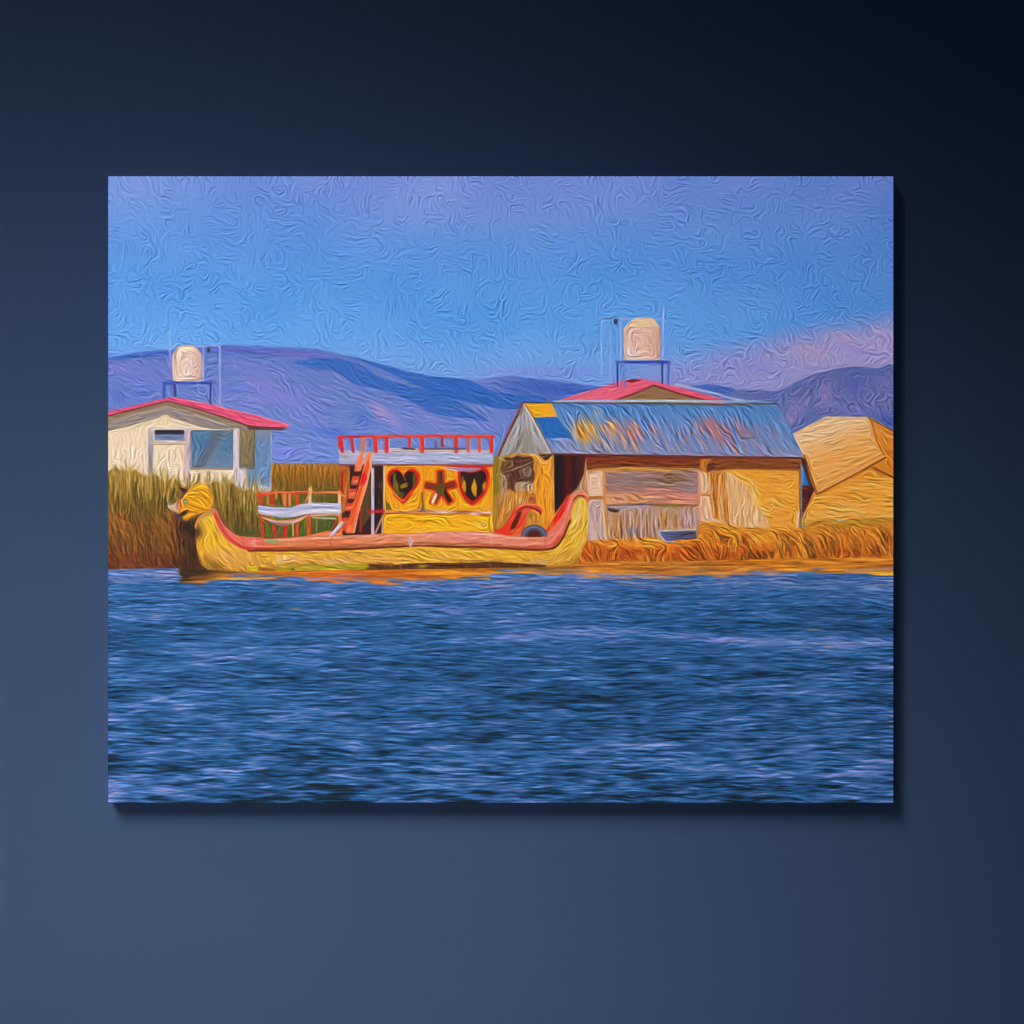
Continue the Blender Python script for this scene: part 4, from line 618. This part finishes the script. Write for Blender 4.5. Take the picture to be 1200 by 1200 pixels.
raw = gauss(rng.standard_normal((NY, NX)), .42); raw /= raw.std()
raw2 = gauss(rng.standard_normal((NY, NX)), .7); raw2 /= raw2.std()
stack = np.concatenate([IMG, raw[..., None], raw2[..., None]], -1).reshape(-1, 5)
LC, LN = int(4.5 * SC), int(14 * SC)
wc = lambda k: math.exp(-(k / (LC * .6)) ** 2)
accC = IMG.reshape(-1, 3) * wc(0); sumC = wc(0)
accN = stack[:, 3:5].copy(); sumN = 1.0
II, JJ = np.meshgrid(np.arange(NX, dtype=float), np.arange(NY, dtype=float))
for sgn in (1, -1):
    px, py = II.ravel().copy(), JJ.ravel().copy()
    vx, vy = DX.ravel() * sgn, DY.ravel() * sgn
    for k in range(1, LN + 1):
        px = np.clip(px + vx, 0, NX - 1.001); py = np.clip(py + vy, 0, NY - 1.001)
        ix, iy = px.astype(np.int64), py.astype(np.int64); fx, fy = (px - ix)[:, None], (py - iy)[:, None]
        b = iy * NX + ix
        nch = slice(0, 5) if k <= LC else slice(3, 5)
        s = stack[:, nch]
        v = (s[b] * (1 - fx) + s[b + 1] * fx) * (1 - fy) + (s[b + NX] * (1 - fx) + s[b + NX + 1] * fx) * fy
        if k <= LC:
            accC += v[:, :3] * wc(k); sumC += wc(k) / 1.0 if sgn else 0
            v = v[:, 3:]
        wn = .5 + .5 * math.cos(math.pi * k / (LN + 1))
        accN += v * wn; sumN += wn
        near = (np.rint(py).astype(np.int64)) * NX + np.rint(px).astype(np.int64)
        nx_, ny_ = DX.ravel()[near], DY.ravel()[near]
        fl = np.sign(nx_ * vx + ny_ * vy); fl[fl == 0] = 1
        vx, vy = nx_ * fl, ny_ * fl
COL = (accC / sumC).reshape(NY, NX, 3)
COL = .6 * COL + .4 * IMG                      # keep the drawn edges crisp
H1 = accN[:, 0].reshape(NY, NX); H2 = accN[:, 1].reshape(NY, NX)
H1 = (H1 - gauss(H1, 1.15)); H1 /= H1.std(); H2 = (H2 - gauss(H2, 2.1)); H2 /= H2.std()
vary = np.clip(.85 + .5 * noise(5), .3, 2.2)
HH = (.5 * H1 + .85 * H2) * vary
notblue = np.clip((COL[..., 0] - COL[..., 2] + .05) / .15, 0, 1)[..., None]
COL = COL + .3 * notblue * COL * (1 - COL) * (2 * COL - .9)
COL = np.clip(COL * (1 + (GROOVE * np.clip(HH, -2.2, 1.8) * np.where(skyw, .9, 1.35))[..., None]), 0, 1)  # relief shading put into the pigment: dark grooves, light ridges
hi, lo = COL.max(-1), COL.min(-1)
warm = np.clip((COL[..., 0] - COL[..., 2] - .32) / .3, 0, 1) * np.clip((COL[..., 1] - COL[..., 2]) / .15, 0, 1)
COL = np.clip(COL * (1 + warm[..., None] * np.array([.035, -.05, -.12])), 0, 1)
LIN = np.where(COL <= .04045, COL / 12.92, ((COL + .055) / 1.055) ** 2.4)

# ------------------------------------------------------------------ the canvas as geometry
RELIEF = 0.00015
DEPTH = 0.036                                   # stretcher depth; the wall stands at y = DEPTH
PRINT_GAIN = 1.0
HGT = gauss(HH, .3) * REL * RELIEF
ex = np.minimum(np.minimum(II, NX - 1 - II), np.minimum(JJ, NY - 1 - JJ))
HGT *= np.clip(ex / 3, 0, 1)
WX = (GX - 600) / 1000; WZ = (600 - GY) / 1000 + 1.5
gz, gx_ = np.gradient(HGT, STEP / 1000)
NRM = np.stack([-gx_, -np.ones_like(HGT), gz], -1)      # surface y = -h ; rows go down
NRM /= np.linalg.norm(NRM, axis=-1, keepdims=True)

D = bpy.data; S = bpy.context.scene; COLL = S.collection

def node_mat(name):
    m = D.materials.new(name); m.use_nodes = True
    nt = m.node_tree; return m, nt, nt.nodes['Principled BSDF']

# printed canvas: pigment colour, faint ink unevenness, fine linen weave
M_PRINT, nt, bs = node_mat('printed_canvas')
at = nt.nodes.new('ShaderNodeAttribute'); at.attribute_name = 'pigment'
tc = nt.nodes.new('ShaderNodeTexCoord')
nz = nt.nodes.new('ShaderNodeTexNoise'); nz.inputs['Scale'].default_value = 260; nz.inputs['Detail'].default_value = 3
mr = nt.nodes.new('ShaderNodeMapRange'); mr.inputs['To Min'].default_value = .94; mr.inputs['To Max'].default_value = 1.06
mx = nt.nodes.new('ShaderNodeVectorMath'); mx.operation = 'SCALE'
nt.links.new(tc.outputs['Object'], nz.inputs['Vector']); nt.links.new(nz.outputs['Fac'], mr.inputs['Value'])
nt.links.new(at.outputs['Color'], mx.inputs[0]); nt.links.new(mr.outputs['Result'], mx.inputs['Scale']); nt.links.new(mx.outputs['Vector'], bs.inputs['Base Color'])
wv = []
for ax in ('X', 'Z'):
    w_ = nt.nodes.new('ShaderNodeTexWave'); w_.bands_direction = ax; w_.inputs['Scale'].default_value = 130; w_.inputs['Distortion'].default_value = .6
    nt.links.new(tc.outputs['Object'], w_.inputs['Vector']); wv.append(w_)
ad = nt.nodes.new('ShaderNodeMath'); ad.operation = 'ADD'
nt.links.new(wv[0].outputs['Fac'], ad.inputs[0]); nt.links.new(wv[1].outputs['Fac'], ad.inputs[1])
bp = nt.nodes.new('ShaderNodeBump'); bp.inputs['Strength'].default_value = .07; bp.inputs['Distance'].default_value = .0004
nt.links.new(ad.outputs[0], bp.inputs['Height']); nt.links.new(bp.outputs['Normal'], bs.inputs['Normal'])
bs.inputs['Roughness'].default_value = .62; bs.inputs['Specular IOR Level'].default_value = .12

def colour_mesh(name, V, F, vcol, mat, nor=None):
    me = D.meshes.new(name)
    me.vertices.add(len(V)); me.vertices.foreach_set('co', V.astype(np.float32).ravel())
    me.loops.add(F.size); me.loops.foreach_set('vertex_index', F.astype(np.int32).ravel())
    me.polygons.add(len(F)); me.polygons.foreach_set('loop_start', (np.arange(len(F)) * 4).astype(np.int32))
    me.update(calc_edges=True); me.validate()
    me.polygons.foreach_set('use_smooth', np.ones(len(F), bool))
    ca = me.color_attributes.new('pigment', 'FLOAT_COLOR', 'POINT')
    ca.data.foreach_set('color', np.concatenate([vcol, np.ones((len(V), 1))], 1).astype(np.float32).ravel())
    if nor is not None: me.normals_split_custom_set_from_vertices(nor.astype(np.float32))
    me.materials.append(mat)
    return me

# wrapped body: four folded sides and the back, carrying the border colours of the print
EDGE = .0
ring = [(0, i) for i in range(0, NX - 1)] + [(j, NX - 1) for j in range(0, NY - 1)] + [(NY - 1, i) for i in range(NX - 1, 0, -1)] + [(j, 0) for j in range(NY - 1, 0, -1)]
rj = np.array([r[0] for r in ring]); ri = np.array([r[1] for r in ring]); n = len(ring)
front = np.stack([WX[rj, ri], np.zeros(n), WZ[rj, ri]], -1); back = front.copy(); back[:, 1] = DEPTH - .0005
V = np.concatenate([front, back]); k = np.arange(n); k2 = (k + 1) % n
F = np.stack([k, k + n, k2 + n, k2], -1)
c4 = [0, NX - 1, NX - 1 + NY - 1, 2 * (NX - 1) + NY - 1]
F = np.concatenate([F, [[n + c for c in c4]]])
rc = LIN[rj, ri]
ORG = Vector((float(WX.mean()), DEPTH, float(WZ.min())))
def link(o, parent=None):
    COLL.objects.link(o)
    if parent is not None: o.parent = parent
    return o
me = colour_mesh('canvas_print', V - np.array(ORG), F, np.concatenate([rc, rc]), M_PRINT)
me.polygons.foreach_set('use_smooth', np.zeros(len(me.polygons), bool))
canvas = link(D.objects.new('canvas_print', me)); canvas.location = ORG
canvas['label'] = 'unframed stretched canvas print of a reed boat and huts on a blue lake'
canvas['category'] = 'canvas print'

# pieces: every connected patch of a part becomes an object of its own, specks join their surroundings
def pieces(lab):
    h, w = lab.shape
    par = []
    def find(a):
        while par[a] != a:
            par[a] = par[par[a]]; a = par[a]
        return a
    runs = np.zeros((h, w), np.int32); vals = []
    prev = None
    for r in range(h):
        row = lab[r]; cut = np.concatenate([[0], np.nonzero(np.diff(row))[0] + 1, [w]])
        base = len(par); par.extend(range(base, base + len(cut) - 1)); vals.extend(row[cut[:-1]])
        runs[r] = base + np.repeat(np.arange(len(cut) - 1), np.diff(cut))
        if r:
            same = lab[r] == lab[r - 1]
            for a, b in set(zip(runs[r][same].tolist(), runs[r - 1][same].tolist())):
                ra, rb = find(a), find(b)
                if ra != rb: par[max(ra, rb)] = min(ra, rb)
    root = np.array([find(k) for k in range(len(par))])
    return root[runs]
cell = LAB[:-1, :-1].copy()
for _ in range(3):
    comp = pieces(cell); ids, inv, cnt = np.unique(comp, return_inverse=True, return_counts=True)
    inv = inv.reshape(comp.shape); small = cnt[inv] < 130
    if not small.any(): break
    jj, ii = np.nonzero(small)
    for dj, di in ((0, 1), (0, -1), (1, 0), (-1, 0)) * 14:
        nj, ni = np.clip(jj + dj, 0, cell.shape[0] - 1), np.clip(ii + di, 0, cell.shape[1] - 1)
        ok = ~small[nj, ni]
        cell[jj[ok], ii[ok]] = cell[nj[ok], ni[ok]]; small[jj[ok], ii[ok]] = False
        jj, ii = jj[~ok], ii[~ok]
comp = pieces(cell)
# the printed face, one mesh per painted thing
vid = np.arange(NX * NY).reshape(NY, NX)
PV = np.stack([WX, -HGT, WZ], -1).reshape(-1, 3) - np.array(ORG)
PN = NRM.reshape(-1, 3); PC = np.clip(LIN.reshape(-1, 3) * PRINT_GAIN, 0, .95)
objs = {}
BODY = {'house': 'wall', 'bhouse': 'roof', 'hut': 'wall', 'boat': 'hull', 'straw': 'wall'}
def face_mesh(name, jj, ii, parent, label):
    f = np.stack([vid[jj, ii], vid[jj + 1, ii], vid[jj + 1, ii + 1], vid[jj, ii + 1]], -1)
    u, inv = np.unique(f, return_inverse=True)
    me = colour_mesh(name, PV[u], inv.reshape(f.shape), PC[u], M_PRINT, PN[u])
    o = link(D.objects.new(name, me), parent)
    if label: o['label'] = label
    return o
for key, (pid, name, parent, label) in PARTS.items():
    jj, ii = np.nonzero(cell == pid)
    if len(jj) == 0:
        print('EMPTY PART', key); continue
    c = comp[jj, ii]; ids, cnt = np.unique(c, return_counts=True)
    for n_, k_ in enumerate(ids[np.argsort(-cnt)]):
        m = c == k_
        if n_ == 0:
            objs[key] = face_mesh(name, jj[m], ii[m], objs[parent] if parent else canvas, label)
        elif key in BODY:
            face_mesh(BODY[key], jj[m], ii[m], objs[key], None)
        else:
            face_mesh(name, jj[m], ii[m], objs[parent] if parent else canvas, label)

# ------------------------------------------------------------------ wall
M_WALL, nt, bs = node_mat('navy_wall_paint')
tc = nt.nodes.new('ShaderNodeTexCoord'); nz = nt.nodes.new('ShaderNodeTexNoise')
nz.inputs['Scale'].default_value = 9; nz.inputs['Detail'].default_value = 4
cr = nt.nodes.new('ShaderNodeMix'); cr.data_type = 'RGBA'
cr.inputs[6].default_value = (.180, .312, .580, 1); cr.inputs[7].default_value = (.190, .328, .606, 1)
nt.links.new(tc.outputs['Object'], nz.inputs['Vector']); nt.links.new(nz.outputs['Fac'], cr.inputs[0]); nt.links.new(cr.outputs[2], bs.inputs['Base Color'])
bs.inputs['Roughness'].default_value = .75; bs.inputs['Specular IOR Level'].default_value = .1
wm = D.meshes.new('wall')
wm.from_pydata([(-4, DEPTH, -1.2), (4, DEPTH, -1.2), (4, DEPTH, 4.2), (-4, DEPTH, 4.2), (-4, DEPTH + .1, -1.2), (4, DEPTH + .1, -1.2), (4, DEPTH + .1, 4.2), (-4, DEPTH + .1, 4.2)], [],
               [(0, 1, 2, 3), (7, 6, 5, 4), (0, 4, 5, 1), (1, 5, 6, 2), (2, 6, 7, 3), (3, 7, 4, 0)])
wm.materials.append(M_WALL)
wall = link(D.objects.new('wall', wm)); wall['kind'] = 'structure'; wall['label'] = 'smooth dark navy wall behind the canvas'

# ------------------------------------------------------------------ light
w = D.worlds.new('World'); S.world = w; w.use_nodes = True
bg = w.node_tree.nodes['Background']; bg.inputs['Color'].default_value = (.42, .70, 1, 1); bg.inputs['Strength'].default_value = .022

# added lamp, masked to the canvas edges so only the print is lit
PP = Vector((-2.6, -5.6, 1.53 + 4.4))
ld = D.lights.new('added_canvas_light', 'POINT'); ld.energy = 1000; ld.shadow_soft_size = .0004; ld.color = (1, .985, .96)
lo = link(D.objects.new('added_canvas_light', ld)); lo.location = PP
cor = [Vector((float(x), 0, float(z))) for x, z in ((WX[0, 0], WZ[0, 0]), (WX[0, -1], WZ[0, -1]), (WX[-1, -1], WZ[-1, -1]), (WX[-1, 0], WZ[-1, 0]))]
cen = sum(cor, Vector()) / 4
ld.use_nodes = True; nt = ld.node_tree; em = nt.nodes['Emission']
ge = nt.nodes.new('ShaderNodeNewGeometry'); prev = None
for i in range(4):
    nn = (cor[i] - PP).cross(cor[(i + 1) % 4] - PP).normalized()
    if nn.dot((cen - PP).normalized()) < 0: nn = -nn
    dt = nt.nodes.new('ShaderNodeVectorMath'); dt.operation = 'DOT_PRODUCT'; dt.inputs[1].default_value = nn
    nt.links.new(ge.outputs['Incoming'], dt.inputs[0])
    gt = nt.nodes.new('ShaderNodeMapRange'); gt.inputs['From Min'].default_value = 0; gt.inputs['From Max'].default_value = .00005
    nt.links.new(dt.outputs['Value'], gt.inputs['Value'])
    if prev is None: prev = gt.outputs['Result']
    else:
        m = nt.nodes.new('ShaderNodeMath'); m.operation = 'MULTIPLY'
        nt.links.new(prev, m.inputs[0]); nt.links.new(gt.outputs['Result'], m.inputs[1]); prev = m.outputs[0]
nt.links.new(prev, em.inputs['Strength'])
ld.energy = 2400

# wall wash: a big soft spot from above in front, aimed low and to the left, and a weak one from eye level
def spot(name, loc, target, energy, size, blend, radius, col):
    l = D.lights.new(name, 'SPOT'); l.energy = energy; l.spot_size = math.radians(size); l.spot_blend = blend
    l.shadow_soft_size = radius; l.color = col
    o = link(D.objects.new(name, l)); o.location = loc
    o.rotation_euler = (Vector(target) - Vector(loc)).to_track_quat('-Z', 'Y').to_euler()
    return o
for q, (lx, ly, lz, e_) in enumerate(((-1.25, -3.8, 2.95, 104), (-1.5, -3.7, 3.5, 112), (-1.9, -3.45, 4.35, 126))):
    wash = spot('wall_wash', (lx, ly, lz), (-.42, DEPTH, 1.08), e_, 15, 1.0, .7, (.98, .985, 1)); wash.scale = (2.3, 1, 1)
fill = spot('wall_fill', (-.5, -4.2, 1.05), (-.42, DEPTH, 1.02), 52, 16, 1.0, .5, (.98, .985, 1)); fill.scale = (2.0, 1, 1)

# ------------------------------------------------------------------ camera
cd = D.cameras.new('camera'); cam = link(D.objects.new('camera', cd))
cam.location = (0, -4, 1.5); cam.rotation_euler = (math.radians(90), 0, 0)
cd.sensor_width = 36; cd.lens = 36 * 4 / 1.2; cd.clip_end = 60
S.camera = cam
S.render.resolution_x = S.render.resolution_y = 1024
S.view_settings.view_transform = 'Standard'; S.view_settings.look = 'None'; S.view_settings.gamma = 1; S.view_settings.exposure = 0
S.view_settings.use_curve_mapping = False
S.cycles.use_denoising = True
S.cycles.denoiser = 'OPENIMAGEDENOISE'; S.cycles.denoising_input_passes = 'RGB_ALBEDO_NORMAL'; S.cycles.denoising_prefilter = 'ACCURATE'
S.cycles.max_bounces = 4; S.cycles.filter_width = 1.15
